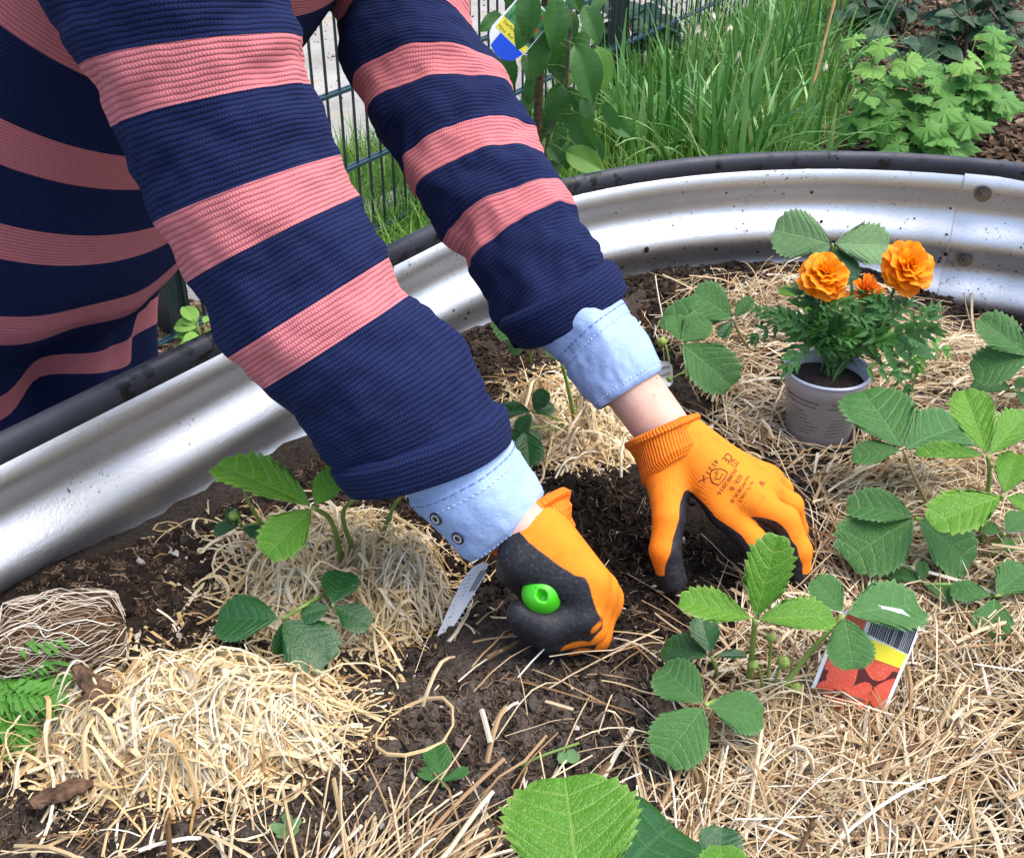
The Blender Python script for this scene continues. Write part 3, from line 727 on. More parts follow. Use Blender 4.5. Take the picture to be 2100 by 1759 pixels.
# ---- skeleton points of the hands
def hand_pts(d): return {k: gp(*v) for k, v in d.items()}
LH = hand_pts(dict(elbow=(1130, 560, .75), w0=(1285, 770, .665), wrist=(1360, 882, .612), im=(1487, 1047, .572), mm=(1540, 1026, .584), rm=(1566, 1004, .582), pm=(1573, 983, .574),
    tc=(1368, 968, .588), tm=(1372, 1062, .566), ti=(1364, 1128, .544), tt=(1379, 1190, .516),
    ip=(1543, 1108, .556), idd=(1580, 1168, .534), it=(1594, 1210, .514), mp=(1610, 1066, .570), md=(1638, 1128, .546), mt=(1638, 1188, .516),
    rp=(1620, 1036, .562), rd=(1632, 1085, .530), rt=(1634, 1130, .503), pp=(1602, 1003, .562), pd=(1614, 1043, .532), pt=(1614, 1085, .506)))
O_ = gp(1110, 1218, .580); d0 = depth(O_)
HX = nrm(A(.30, .47, -.83))                                         # trowel axis, handle end -> blade
def fp(u, v, k=0.0, dd=0.0): return dp(u, v, d0+dd) + HX*k
def sdf_glove(palm, chains, h, k, mar=.03):
    pts = np.array([p for c in palm + [s for ch in chains for s in ch] for p in c[:2]]); lo = pts.min(0)-mar; hi = pts.max(0)+mar
    g = [np.arange(lo[i], hi[i], h) for i in range(3)]; X = np.stack(np.meshgrid(*g, indexing='ij'), -1)
    def chain(ch, kk):
        d = None
        for a, b, ra, rb, *_ in ch:
            e, _t = cap_sd(X, a, b, ra, rb); d = e if d is None else smin(d, e, kk)
        return d
    dpalm = chain(palm, .012); tot = dpalm
    for ch in chains: tot = np.minimum(tot, smin(dpalm, chain(ch, .004), k))
    V, Q = surfnets(tot, lo, h)
    segs = [('palm', i, len(palm), s) for i, s in enumerate(palm)] + [('f', i, len(ch), s) for ch in chains for i, s in enumerate(ch)]
    D = np.stack([cap_sd(V, s[0], s[1], s[2], s[3])[0] for *_, s in segs]); near = D.argmin(0)
    coat = np.zeros(len(V)); 
    # weight segments softly so the coating edge runs smoothly from one bone to the next
    wgt = np.exp(-(D - D.min(0))/.0035); wgt /= wgt.sum(0)
    for i, (kind, j, n, s) in enumerate(segs):
        a, b, ra, rb, dor, thr0, thr1 = s; d, t = cap_sd(V, a, b, ra, rb); ax = a + t[:, None]*(b-a)
        over = ((V-b) @ nrm(b-a))                                     # beyond the tip
        off = (V-ax); q = off @ nrm(dor) / (np.linalg.norm(off, axis=1)+1e-9)
        thr = thr0 + (thr1-thr0)*t; c = .5 + (thr - q)*1.6
        if kind == 'f' and j == n-1: c = np.where(over > -.011, np.maximum(c, .5 + (over+.011)*120), c)
        coat += wgt[i]*np.clip(c, 0, 1)
    return V, Q, coat
def glove_mesh(name, palm, chains, h, k, udir, vdir, parent):
    V, Q, coat = sdf_glove(palm, chains, h, k)
    # relax the net a little
    for _ in range(2):
        acc = np.zeros_like(V); cnt = np.zeros(len(V))
        for a in range(4):
            b = (a+1) % 4; np.add.at(acc, Q[:, a], V[Q[:, b]]); np.add.at(acc, Q[:, b], V[Q[:, a]]); np.add.at(cnt, Q[:, a], 1); np.add.at(cnt, Q[:, b], 1)
        V = V*.5 + .5*acc/np.maximum(cnt, 1)[:, None]
    uv = np.stack([V @ nrm(udir), V @ nrm(vdir)], 1)*250.0
    fs = [s for ch in chains for s in ch] + list(palm); nf = sum(len(c) for c in chains)
    D = np.stack([cap_sd(V, s[0], s[1], s[2], s[3])[0] for s in fs]); ni = D.argmin(0)
    for k_ in range(nf):            # on the fingers the knit runs along each bone
        m_ = ni == k_
        if not m_.any(): continue
        a_, b_, ra_, rb_, do_ = fs[k_][:5]; bx = nrm(b_-a_); do2 = nrm(do_ - bx*np.dot(do_, bx)); la = np.cross(bx, do2); of = V[m_] - a_
        uv[m_] = np.stack([np.arctan2(of @ la, of @ do2)*.0125, of @ bx], 1)*250.0
    ob = link(name, mesh(V - PB, Q, True, {'coat': coat}, uv=uv), m_glove, parent)
    return ob, V, Q
# far hand (left): the back of the hand is seen, fingers dig
pn = nrm(np.cross(LH['im']-LH['wrist'], LH['pm']-LH['wrist'])); pn = pn if np.dot(pn, CAM-LH['wrist']) > 0 else -pn
latL = nrm(LH['pm']-LH['im'])
def dors(a, b, lat=None, s=pn):
    d = np.cross(nrm(b-a), latL if lat is None else lat); d = nrm(d); return d if np.dot(d, s) > 0 else -d
def finger(names, rad, lat=None, thr=(-.25, -.25, .1, .35), H=LH, s=pn):
    out = []; pts = [H[n] for n in names]
    prev = s
    for i in range(len(pts)-1):
        d = np.cross(nrm(pts[i+1]-pts[i]), latL if lat is None else lat); d = nrm(d); d = d if np.dot(d, prev) > 0 else -d; prev = d
        out.append((pts[i], pts[i+1], rad[i], rad[i+1], d, thr[i], thr[i+1]))
    return out
pth = .0125
WS = LH['wrist']*.76 + LH['mm']*.24; WT = LH['wrist']*.5 + LH['tc']*.5
palmL = [(WS, WS + (LH['mm']-WS)*.2, .0235, .0225, pn, -2, -2),
         (WS, LH['im'], .0225, .0150, pn, -.9, .15), (WS, LH['mm'], .0225, .0150, pn, -1, -.05), (WS, LH['rm'], .0225, .0145, pn, -2, -.35), (WS, LH['pm'], .0225, .0135, pn, -2, -.45),
         (WT, LH['tc'], .0225, .0200, pn, -2, -.5)]
tl = nrm(A(-.80, -.35, .50))
chL = [finger(('im', 'ip', 'idd', 'it'), (.0138, .0128, .0118, .0102), thr=(.25, .42, .60, .9)), finger(('mm', 'mp', 'md', 'mt'), (.0138, .0128, .0118, .0108), thr=(.15, .38, .55, .9)),
       finger(('rm', 'rp', 'rd', 'rt'), (.0132, .0122, .0112, .0098), thr=(-.4, -.2, .2, .6)), finger(('pm', 'pp', 'pd', 'pt'), (.0122, .0108, .0098, .0088), thr=(-.4, -.2, .2, .6)),
       [(LH['tc'], LH['tm'], .0205, .0148, tl, -.6, .15), (LH['tm'], LH['ti'], .0148, .0142, tl, .15, .40), (LH['ti'], LH['tt'], .0142, .0136, tl, .40, .95)]]
gl = tag(empty('glove', (0, 0, 0)), None); gl.parent = person
gL, GLV, GLQ = glove_mesh('hand', palmL, chL, .0017, .010, LH['pm']-LH['im'], LH['mm']-LH['wrist'], gl)
gc, gcP, gcR = loft([pair((1288, 903), (1418, 848), 1.047), pair((1302, 926), (1428, 868), 1.046), pair((1318, 968), (1438, 898), 1.040), pair((1326, 1000), (1452, 928), 1.034)], 14, 90, 1.02, None, 21, .0008, .0026, .0030, mat=[m_gcuff], name='glove_cuff', parent=gl, prof=([0, .03, .12, .22, .35, .88, 1], [-.004, .005, .0065, .004, .0030, .0034, -.003]))
# near hand (right): a fist round the trowel handle, seen from the little-finger side
RW = fp(1092, 1092, 0, .012)
kn = [fp(1208, 1188, .004), fp(1216, 1190, .024), fp(1214, 1190, .044), fp(1204, 1186, .062)]          # knuckles, little finger first
pip = [fp(1196, 1262, .003), fp(1198, 1268, .024), fp(1194, 1266, .045), fp(1184, 1258, .063)]
dip = [fp(1122, 1284, .002), fp(1112, 1290, .022), fp(1110, 1288, .043), fp(1112, 1280, .062)]
tipp = [fp(1066, 1256, .004), fp(1058, 1262, .022), fp(1058, 1256, .042), fp(1064, 1250, .060)]
ce = dp(1140, 1225, d0)
def outw(a, b, k): 
    c = ce + HX*k; m = (a+b)/2 - c; m = m - HX*np.dot(m, HX); ab = nrm(b-a); return nrm(m - ab*np.dot(m, ab))
back = nrm(fp(1300, 1130)-fp(1200, 1200))                         # dorsal side of the fist as seen: right and up
RS = RW*.92 + kn[0]*.08
palmR = []
for i, r in enumerate((.0150, .0155, .0155, .0150)):
    palmR.append((RS + HX*(.012*i), kn[i], .0265, r, back, -.35, -.10))
palmR.append((fp(1068, 1140, .004), fp(1190, 1212, .006), .0205, .0155, back, .75, .2))      # heel of the hand, little-finger side
palmR.append((fp(1040, 1140, .028), fp(1090, 1190, .045), .0180, .0150, back, 1.2, 1.2))
chR = []
for i, r in enumerate((.0150, .0140, .0140, .0135)):
    k = .02*i
    chR.append([(kn[i], pip[i], r, r*.98, outw(kn[i], pip[i], k), .20, .70 if i == 0 else .55), (pip[i], dip[i], r*.98, r*.92, outw(pip[i], dip[i], k), (.85, .62, .66, .95)[i], (1.1, .80, .84, 1.1)[i]), (dip[i], tipp[i], r*.92, r*.85, outw(dip[i], tipp[i], k), 1.2, 1.4)])
th = [fp(1060, 1150, .05), fp(1075, 1215, .066), fp(1115, 1270, .078), fp(1160, 1280, .083)]
chR.append([(th[0], th[1], .018, .0145, -back, -.2, .0), (th[1], th[2], .0145, .0135, -back, 0, .3), (th[2], th[3], .0135, .012, -back, .3, .6)])
gl2 = tag(empty('glove', (0, 0, 0)), None); gl2.parent = person
gR, GRV, GRQ = glove_mesh('hand', palmR, chR, .0017, .006, HX, kn[0]-RW, gl2)
gc2, _, _ = loft([pair((1014, 1096), (1140, 1006), .938), pair((1030, 1122), (1150, 1030), .936), pair((1046, 1134), (1154, 1052), .934), pair((1082, 1136), (1168, 1086), .934), pair((1112, 1150), (1186, 1112), .932)], 14, 90, .95, None, 23, .0016, .0026, .0030, mat=[m_gcuff], name='glove_cuff', parent=gl2, prof=([0, .04, .2, .32, .42, .55, .7, 1], [.0, .008, .0125, .008, .0105, .0065, .007, -.005]))
for o in (gL, gR, gc, gc2): pass
# coat attribute is absent on the cuffs: reads as 0, plain orange knit
# ---- printing on the back of the far glove (flat print laid on the knit)
from mathutils.bvhtree import BVHTree
def print_on(V, Q, items, axis_u, axis_v, centre, nrmv, parent, mat, off=.0006):
    bv = BVHTree.FromPolygons([Vector(v) for v in V], [tuple(q) for q in Q])
    for body, sx, (ou, ov), ang in items:
        if isinstance(body, str): tv, tf = text_geo(body, sx)
        else: tv, tf = body
        ca, sa = math.cos(ang), math.sin(ang); out = []
        for x, y, *_ in tv:
            a, b = x*ca - y*sa + ou, x*sa + y*ca + ov
            p = centre + axis_u*a + axis_v*b; hit = bv.ray_cast(Vector(p + nrmv*.05), Vector(-nrmv), .12)
            out.append((np.array(hit[0]) + nrmv*off) if hit[0] is not None else p)
        o = link('print', mesh(np.array(out)-PB, tf, False), mat, parent)
def ringgeo(pts, w):
    """closed or open line as a flat band"""
    P = np.array(pts, float); T = nrm(np.gradient(P, axis=0)); N = np.stack([-T[:, 1], T[:, 0]], 1); n = len(P)
    V = np.vstack([P+N*w/2, P-N*w/2]); return np.c_[V, np.zeros(len(V))], [(i, i+1, n+i+1, n+i) for i in range(n-1)]
pc = gp(1500, 984, .602); pu = nrm(LH['im']-LH['pm']); pv = nrm(np.cross(pn, pu)); 
# reading direction: text lines run from the little-finger side down to the thumb side
pc_ = pc; tu = nrm(gp(1448, 1010, .59) - gp(1490, 950, .61)); tu = nrm(tu - pn*np.dot(tu, pn)); tv_ = nrm(np.cross(pn, tu))
sh = [(.006*math.cos(t), .0075*math.sin(t)) for t in np.linspace(-.2, math.pi+.2, 14)]
shield = ringgeo([(-.006, .005), (-.006, -.001), (-.0035, -.0055), (0, -.0075), (.0035, -.0055), (.006, -.001), (.006, .005), (0, .0062), (-.006, .005)], .0008)
hammer = ringgeo([(-.003, .002), (.002, .003), (.003, -.001), (-.001, -.002), (-.003, -.003), (.000, -.004)], .0009)
book = ringgeo([(-.004, -.003), (-.004, .003), (0, .0022), (.004, .003), (.004, -.003), (0, -.0036), (-.004, -.003)], .0008); page = ringgeo([(0, -.0034), (0, .002)], .0007)
print_on(GLV, GLQ, [('4121X', .0072, (.002, -.021), 0), (shield, 0, (.003, -.0118), 0), (hammer, 0, (.003, -.0118), 0), ('EN388:2016', .0050, (.002, -.0022), 0), ('CE', .0105, (-.0165, -.0145), 0), (book, 0, (-.0165, -.0060), 0), (page, 0, (-.0165, -.0060), 0),
    ('SIZE: 8', .0058, (.000, .0045), 0), ('Seals-WORX-8', .0046, (.001, .0110), 0), ('No. 15 1061', .0042, (.003, .0165), 0), ('W', .0090, (-.014, .0235), 0)], tu, tv_, pc_, pn, gl, m_ink2)
# ---- body under the clothes: one continuous surface from wrist to wrist
def build_body():
    shn = dp(330, -330, .80); shf = dp(735, -300, 1.20); el_n = (NP[70].mean(0)); el_f = FP[70].mean(0)
    nk = A(-.12, 1.10, 1.20)
    caps = [(A(-.70, 1.29, .50), A(-.60, 1.26, .75), .085, .10), (A(-.60, 1.26, .75), A(-.46, 1.215, .92), .10, .115), (A(-.46, 1.215, .92), A(-.24, 1.14, 1.10), .115, .10), (A(-.24, 1.14, 1.10), nk, .07, .05), (nk, nk + A(.05, -.03, .07), .05, .045),
            (A(-.24, 1.14, 1.10), shn, .07, .055), (A(-.24, 1.14, 1.10), shf, .07, .055), (shn, el_n, .052, .042), (shf, el_f, .052, .042),
            (el_n, NCP[30].mean(0), .042, .030), (NCP[30].mean(0), RW, .0275, .026), (el_f, FCP[30].mean(0), .042, .031), (FCP[30].mean(0), LH['wrist'], .0290, .0272)]
    # the fore part of each wrist, slightly flattened, runs on into the gloves
    pts = np.array([p for c in caps for p in c[:2]]); h = .005; lo = pts.min(0)-.15; hi = pts.max(0)+.15
    X = np.stack(np.meshgrid(*[np.arange(lo[i], hi[i], h) for i in range(3)], indexing='ij'), -1); d = None
    for a, b, ra, rb in caps:
        e, _ = cap_sd(X, a, b, ra, rb); d = e if d is None else smin(d, e, .012)
    V, Q = surfnets(d, lo, h)
    for _ in range(3):
        acc = np.zeros_like(V); cnt = np.zeros(len(V))
        for a in range(4):
            b = (a+1) % 4; np.add.at(acc, Q[:, a], V[Q[:, b]]); np.add.at(acc, Q[:, b], V[Q[:, a]]); np.add.at(cnt, Q[:, a], 1); np.add.at(cnt, Q[:, b], 1)
        V = V*.5 + .5*acc/np.maximum(cnt, 1)[:, None]
    return link('body', mesh(V - PB, Q), m_skin, person)
build_body()
def build_trousers():
    b = MB()
    for s in (-1, 1):
        hip = A(-.70, 1.29, .60) + nrm(A(.41, .91, 0))*.09*s; kn_ = A(-.66, 1.29, .40) + nrm(A(.41, .91, 0))*.11*s; ft = A(-.70, 1.31, .012) + nrm(A(.41, .91, 0))*.12*s
        b.tube(bez([hip, kn_, ft], 14) - PB, np.linspace(.085, .075, 14), 20)
    b.build('trousers', m_trouser, person)
build_trousers()
# ---- trowel held in the near hand
def build_trowel():
    t = empty('garden_trowel', O_, 'green handled garden trowel gripped in the near orange glove', 'trowel')
    R = basis(np.cross(HX, A(0, 0, 1.)), HX)                         # z along the handle
    pr = [(.0005, -.0158), (.002, -.0157), (.003, -.0156), (.004, -.0154), (.005, -.0152), (.006, -.0149), (.007, -.0146), (.008, -.0142), (.009, -.0137), (.010, -.013), (.011, -.0123), (.0125, -.0108), (.0138, -.009), (.0152, -.006), (.0168, .002), (.0160, .012), (.0145, .03), (.0150, .06), (.0145, .09), (.0125, .115), (.0110, .128), (.0005, .129)]
    V, F = lathe(pr, 56)
    # hanging eye: a round hollow pressed into the end
    ld = R.T @ (A(1, 0, 0)*.62 + A(0, -.53, -.848)*.80); ld = ld/np.linalg.norm(ld[:2]); d = np.linalg.norm(V[:, :2] - ld[:2]*.0070, axis=1); V = V + A(0, 0, 1.)[None]*(np.clip((.0046-d)/.0016, 0, 1)*.0095*(V[:, 2] < -.004))[:, None]
    link('handle', mesh(V @ R.T, F), m_trowel, t)
    b = MB(); b.tube((np.array([(0, 0, .125), (0, 0, .15), (0, .012, .165)])) @ R.T, [.005, .005, .006], 10); b.build('neck', m_blade, t)
    V = []; F = []; n = 9; k = 14
    for i in range(k+1):
        s = i/k; w = .040*(1-.75*max(0, s-.55)/.45*1.0)*(.75+.25*min(1, s*4)); 
        for j in range(n):
            a = (j/(n-1)-.5)*2; V.append((a*w, .014 - .018*(1-a*a)*(1-.4*s) + .012, .16 + .15*s))
    for i in range(k):
        for j in range(n-1): F.append((i*n+j, i*n+j+1, (i+1)*n+j+1, (i+1)*n+j))
    ob = link('blade', mesh(np.array(V) @ R.T, F), m_blade, t); md = ob.modifiers.new('thick', 'SOLIDIFY'); md.thickness = .0016
build_trowel()
# ------------------------------------------------------------------ leaf builders
def leaflet_mesh(width=.7, teeth=9, fold=.25, droop=.15, quilt=.016, seed=0, blunt=.62, tooth=.062, cup=0.0, K=6):
    """serrated strawberry leaflet, unit length along +x, midrib on y=0, upper side +z"""
    r = np.random.default_rng(seed); sub = 4; M = teeth*sub
    V = []; vein = []; rimv = []; mid_ = []
    for j in range(M+1):
        t = j/M; ph = (j % sub)/sub
        # outline: narrow wedge base, broadest past the middle, rounded end
        ang = t*math.pi*.5
        ex = (.04 + .96*t**.92); 
        tt = t*.985 + .008
        half = width*.5*(math.sin(math.pi*.5*min(1, tt/.60))**.85 if tt < .60 else math.sqrt(max(0, 1-((tt-.60)/.405)**2))**.92)
        saw = (ph if ph < .76 else (1-ph)/.24*.76)/.76
        if j % sub == 0: amp_ = r.uniform(.6, 1.25)
        saw = saw*(amp_ if j else 1)
        if j == 0 or j == M: saw = .3
        tk = tooth*(.35+.65*min(1, t*2.2))
        hw = half*(1 + 0*saw) + tk*saw*(.35+.65*(1-abs(2*t-1)**3)); xe = ex + tk*saw*.55*t + .02*half
        xm = max(0.0, t - .44*math.sin(math.pi*min(1, t*1.0))*(1-.30*t))*(1 if t > .02 else 0)                    # where this side vein leaves the midrib
        for k in range(-K, K+1):
            s = abs(k)/K; sg = 1 if k >= 0 else -1
            x = xm + (xe-xm)*(s**1.25); y = sg*hw*s
            z = fold*abs(y) - droop*(x**2) + cup*y*y*2 - .25*max(0, s-.75)*abs(hw)*.5
            q = math.sin(math.pi*ph)**1.0 if sub > 1 else 0
            z += quilt*q*math.sin(math.pi*min(1, s*.96+.04)) + .003*r.normal() + .016*math.sin(t*7+s*3*sg+seed)*s
            V.append((x, y, z)); 
            vein.append(abs(2*ph-1)); mid_.append(max(0, 1-abs(k))*1.0); rimv.append(1.0 if s == 1 else 0)
    n = 2*K+1; F = []
    for j in range(M):
        for k in range(n-1): F.append((j*n+k, (j+1)*n+k, (j+1)*n+k+1, j*n+k+1))
    return mesh(np.array(V), np.array(F), True, {'vein': np.array(vein), 'rim': np.array(rimv), 'midrib': np.array(mid_)}, name='leaflet')
LV = {}
for i, (w, te, fo, dr) in enumerate([(.50, 10, .30, .10), (.62, 10, .22, .12), (.75, 10, .15, .14), (.88, 11, .10, .12), (.62, 10, .45, .2), (.75, 10, .35, .25), (.50, 10, .55, .05), (1.02, 12, .10, .14)]):
    for sd in (0, 1): LV[(i, sd)] = leaflet_mesh(w, te, fo, dr, .008, 10*i+sd)
LW = [.50, .62, .75, .88, .62, .75, .50, 1.02]
def place_leaflet(base, tip, up, kind, mat, parent, origin, wscale=1.0, seed=0, name='leaflet'):
    key = (kind, seed % 2)
    me = LV[key]
    mk = (key, mat.name)
    if mk not in LV: m2 = me.copy(); m2.materials.append(mat); LV[mk] = m2
    o = bpy.data.objects.new(name, LV[mk]); COL.objects.link(o); o.parent = parent
    d = tip-base; L = np.linalg.norm(d); R = basis(d, up); Sc = np.diag([L, L*wscale, L])
    o.matrix_local = M4(R @ Sc, base-origin); return o
def tocam(p, w=.5, up=A(0, 0, 1.), side=0.0):
    """leaf facing: between straight up and towards the open side of the bed (where the light and the viewer are)"""
    return nrm(up*(1-w) + nrm(CAM-p)*w + A(1, 0, 0)*side)
def petiole(parent, origin, pts, r=.0021, mat=None, name='petiole', n=16):
    V, F = tubegeo(bez(pts, n)-origin, np.linspace(r*1.15, r*.85, n), 8)
    return link(name, mesh(V, F), mat or m_petiole, parent)
def straw_leaf(plant, origin, apex, leaflets, root, mat, r=.0021, mid=None, pm=None, sd=0):
    """one compound leaf: petiole (part) with its leaflets (sub-parts)"""
    ap = gp(*apex) if len(apex) == 3 else np.asarray(apex[0])
    rt = gp(*root) if len(root) == 3 else np.asarray(root[0])
    m = [gp(*mid)] if mid is not None else [(ap*.55 + rt*.45) + A(0, 0, .12*np.linalg.norm(ap-rt)) + A(rng.normal()*.004, rng.normal()*.004, 0)]
    lf = petiole(plant, origin, [rt] + m + [ap], r, pm, 'leaf')
    for i, L in enumerate(leaflets):
        u, v, z, kind = L[:4]; o = L[4] if len(L) > 4 else {}
        tip = gp(u, v, z); b = ap + nrm(tip-ap)*.003
        mm = o.get('mat', mat)
        place_leaflet(b, tip, tocam((b+tip)/2, o.get('w', .45), side=o.get('s', 0.0)) if 'up' not in o else np.asarray(o['up'], float), kind, mm, lf, origin, o.get('ws', 1.0), sd+i)
    return lf
def crown(name, u, v, z, label, group='strawberry plants in the bed'):
    o = gp(u, v, z); return empty(name, o, label, 'strawberry plant', group), o
def bud(plant, origin, p, r, mat=None, sep=True, stalk=None, rad=.0012):
    """unopened flower or green berry with its sepals, on a stalk"""
    st = petiole(plant, origin, [stalk] + [(stalk+p)/2 + A(0, 0, .012)] + [p], rad, None, 'flower_stalk', 10)
    r = r*.72; V, F = lathe([(.0002, -r), (r*.55, -r*.8), (r, -.1*r), (r*.9, r*.5), (r*.45, r), (.0002, r*1.15)], 12); b = MB(); b.add(V, F)
    o = b.build('bud', mat or m_greenbud, st); mvloc(o, p-origin)
    if sep:
        b = MB()
        r = r*.78
        for k in range(6):
            a = k*math.pi/3; d = A(math.cos(a), math.sin(a), 0); s = A(-d[1], d[0], 0); h = A(0, 0, 1)
            b.add([d*r*.5 - h*r*.7 - s*r*.35, d*r*.5 - h*r*.7 + s*r*.35, d*r*1.25 + h*r*.1 + s*r*.28, d*r*1.25 + h*r*.1 - s*r*.28, d*r*2.0 + h*r*.9], [(0, 1, 2, 3), (3, 2, 4)])
        o2 = b.build('sepals', m_sepal, st); mvloc(o2, p-origin)
m_greenbud = simple('green_berry', (.30, .40, .08), .5, 0, .2, 300); m_sepal = simple('sepal', (.13, .30, .05), .5)
B_ = SOIL
# ---- plant 1: in the wool ring beside the wall
P, o = crown('strawberry_plant', 715, 1170, .505, 'strawberry plant in ring of curly wood wool between metal wall and trowel hand')
straw_leaf(P, o, (642, 1040, .615), [(446, 938, .640, 0, dict(ws=.95, up=A(.30, -.15, 1))), (684, 972, .640, 2, dict(w=.75)), (546, 1132, .600, 1, dict(w=.55, ws=1.1))], (705, 1160, .505), L_young, .0023, None, None, 1)
straw_leaf(P, o, (733, 1018, .615), [(664, 960, .635, 6, dict(w=.7)), (722, 935, .650, 6, dict(w=.8)), (764, 985, .630, 4, dict(w=.6))], (732, 1150, .505), L_young, .0022, None, None, 2)
straw_leaf(P, o, (826, 1012, .60), [(770, 985, .61, 1), (850, 960, .62, 1), (880, 1010, .60, 1)], (765, 1150, .505), L_young, .0020)
straw_leaf(P, o, (577, 1270, .545), [(443, 1262, .545, 3, dict(w=.35, ws=.95)), (672, 1352, .530, 3, dict(w=.45)), (585, 1350, .515, 1, dict(w=.2))], (690, 1205, .510), L_dark, .0018, (640, 1232, .550))
straw_leaf(P, o, (682, 1243, .550), [(705, 1166, .560, 3, dict(w=.5)), (618, 1262, .548, 2, dict(w=.45)), (756, 1278, .545, 2, dict(w=.45))], (712, 1180, .508), L_dark, .0016)
straw_leaf(P, o, (492, 1080, .56), [(436, 1085, .555, 1), (545, 1098, .555, 1, dict(w=.3)), (468, 1045, .58, 4)], (600, 1110, .51), L_dark, .0016, (545, 1075, .555))
bud(P, o, gp(478, 1058, .585), .006, None, True, gp(495, 1078, .562)); petiole(P, o, [gp(540, 1078, .555), gp(515, 1040, .585), gp(500, 1006, .60)], .0016, None, 'runner_stub')
# ---- plant 2: in the wool between the sleeves
P, o = crown('strawberry_plant', 1180, 892, .505, 'small wet-leaved strawberry plant in wood wool behind the near sleeve cuff')
straw_leaf(P, o, (1092, 845, .545), [(1016, 838, .54, 1, dict(w=.3)), (1118, 802, .57, 2, dict(w=.6)), (1137, 832, .55, 2, dict(w=.45)), (1062, 885, .53, 2, dict(w=.5))], (1170, 890, .505), L_dark, .0015)
straw_leaf(P, o, (1078, 880, .530), [(1086, 948, .515, 2, dict(w=.5)), (1030, 905, .52, 1), (1110, 900, .52, 1)], (1165, 893, .505), L_dark, .0014)
straw_leaf(P, o, (1153, 748, .60), [(1130, 705, .61, 1), (1190, 720, .60, 1), (1160, 700, .63, 1)], (1180, 872, .505), L_young, .0022, (1166, 800, .565))
P, o = crown('strawberry_plant', 1085, 745, .50, 'strawberry leaf peeking out behind the far dark sleeve against the metal wall')
straw_leaf(P, o, (1085, 690, .59), [(1022, 628, .64, 3, dict(w=.6)), (1045, 720, .575, 2), (1130, 660, .60, 2)], (1085, 745, .50), L_old, .002)
# ---- plant 3: behind the far cuff
P, o = crown('strawberry_plant', 1475, 790, .503, 'strawberry plant with green berry behind the far wrist, left of the marigold pot')
straw_leaf(P, o, (1397, 704, .575), [(1384, 644, .60, 2, dict(w=.6)), (1448, 650, .60, 3, dict(w=.7)), (1500, 782, .555, 2, dict(w=.6, ws=1.0, mat=L_old))], (1440, 785, .503), L_old, .0018)
straw_leaf(P, o, (1504, 654, .575), [(1357, 634, .57, 2, dict(w=.25)), (1430, 598, .61, 3, dict(w=.6)), (1540, 610, .60, 1, dict(w=.3)), (1478, 690, .56, 1, dict(w=.4, mat=L_dark))], (1548, 732, .503), L_old, .002, (1520, 690, .55), m_petred)
bud(P, o, gp(1358, 702, .548), .0085, None, True, gp(1374, 765, .515)); bud(P, o, gp(1372, 778, .52), .005, None, True, gp(1440, 785, .505)); bud(P, o, gp(1432, 772, .52), .007, simple('ripening_berry', (.22, .20, .03)), True, gp(1450, 786, .505))
# ---- plant 4: tall leaves behind the marigold
P, o = crown('strawberry_plant', 1700, 690, .50, 'tall pale-leaved strawberry plant behind the marigolds against the curved wall')
straw_leaf(P, o, (1707, 500, .640), [(1588, 468, .650, 3, dict(up=A(-.1, -.75, .5), ws=.95)), (1828, 500, .640, 1, dict(up=A(.1, -.7, .6), ws=1.15)), (1668, 520, .630, 3, dict(up=A(-.2, -.7, .55)))], (1700, 690, .505), L_pale, .0021)
straw_leaf(P, o, (1714, 508, .632), [(1752, 572, .605, 5, dict(up=A(.3, -.6, .6), mat=L_dark)), (1760, 520, .63, 4, dict(mat=L_dark))], (1705, 690, .505), L_dark, .0016)
straw_leaf(P, o, (1640, 610, .565), [(1600, 590, .57, 1), (1668, 586, .58, 1), (1660, 640, .55, 1)], (1690, 690, .505), L_young, .0018)
# ---- plant 5: right of the pot
P, o = crown('strawberry_plant', 1995, 1140, .505, 'largest strawberry plant with dark and fresh green leaves right of the marigold pot')
straw_leaf(P, o, (1853, 923, .590), [(1770, 786, .615, 2, dict(w=.35, ws=1.0)), (1748, 930, .580, 1, dict(w=.25, ws=1.1)), (1992, 850, .590, 1, dict(w=.2, ws=.95))], (1915, 1060, .507), L_old, .0019, (1885, 1000, .555), m_petred)
straw_leaf(P, o, (2026, 936, .630), [(1978, 794, .665, 0, dict(w=.6, ws=1.0)), (1880, 921, .625, 0, dict(w=.10, ws=.8)), (2112, 838, .650, 0, dict(w=.45, ws=.85))], (2010, 1130, .507), L_young, .0022, None, None, 1)
straw_leaf(P, o, (1878, 1062, .565), [(1746, 1022, .575, 5, dict(w=.3, ws=.9)), (1738, 1138, .545, 3, dict(w=.45)), (2002, 1152, .535, 2, dict(w=.4, ws=1.15))], (1960, 1140, .507), L_old, .0021)
straw_leaf(P, o, (2057, 1017, .605), [(1916, 1064, .600, 1, dict(w=.3, ws=.95)), (2086, 925, .630, 1, dict(w=.5)), (2150, 1050, .60, 1, dict(w=.4))], (2000, 1118, .507), L_young, .0022)
straw_leaf(P, o, (2060, 1095, .540), [(2010, 1075, .54, 2), (2105, 1050, .55, 2), (2075, 1130, .53, 2)], (2000, 1140, .505), L_old, .0018)
for a, b in (((1998, 1138, .510), (2120, 1100, .520)), ((2000, 1146, .508), (2125, 1118, .512))): petiole(P, o, [gp(*a), gp((a[0]+b[0])/2, (a[1]+b[1])/2-4, .522), gp(*b)], .0032, None, 'runner')
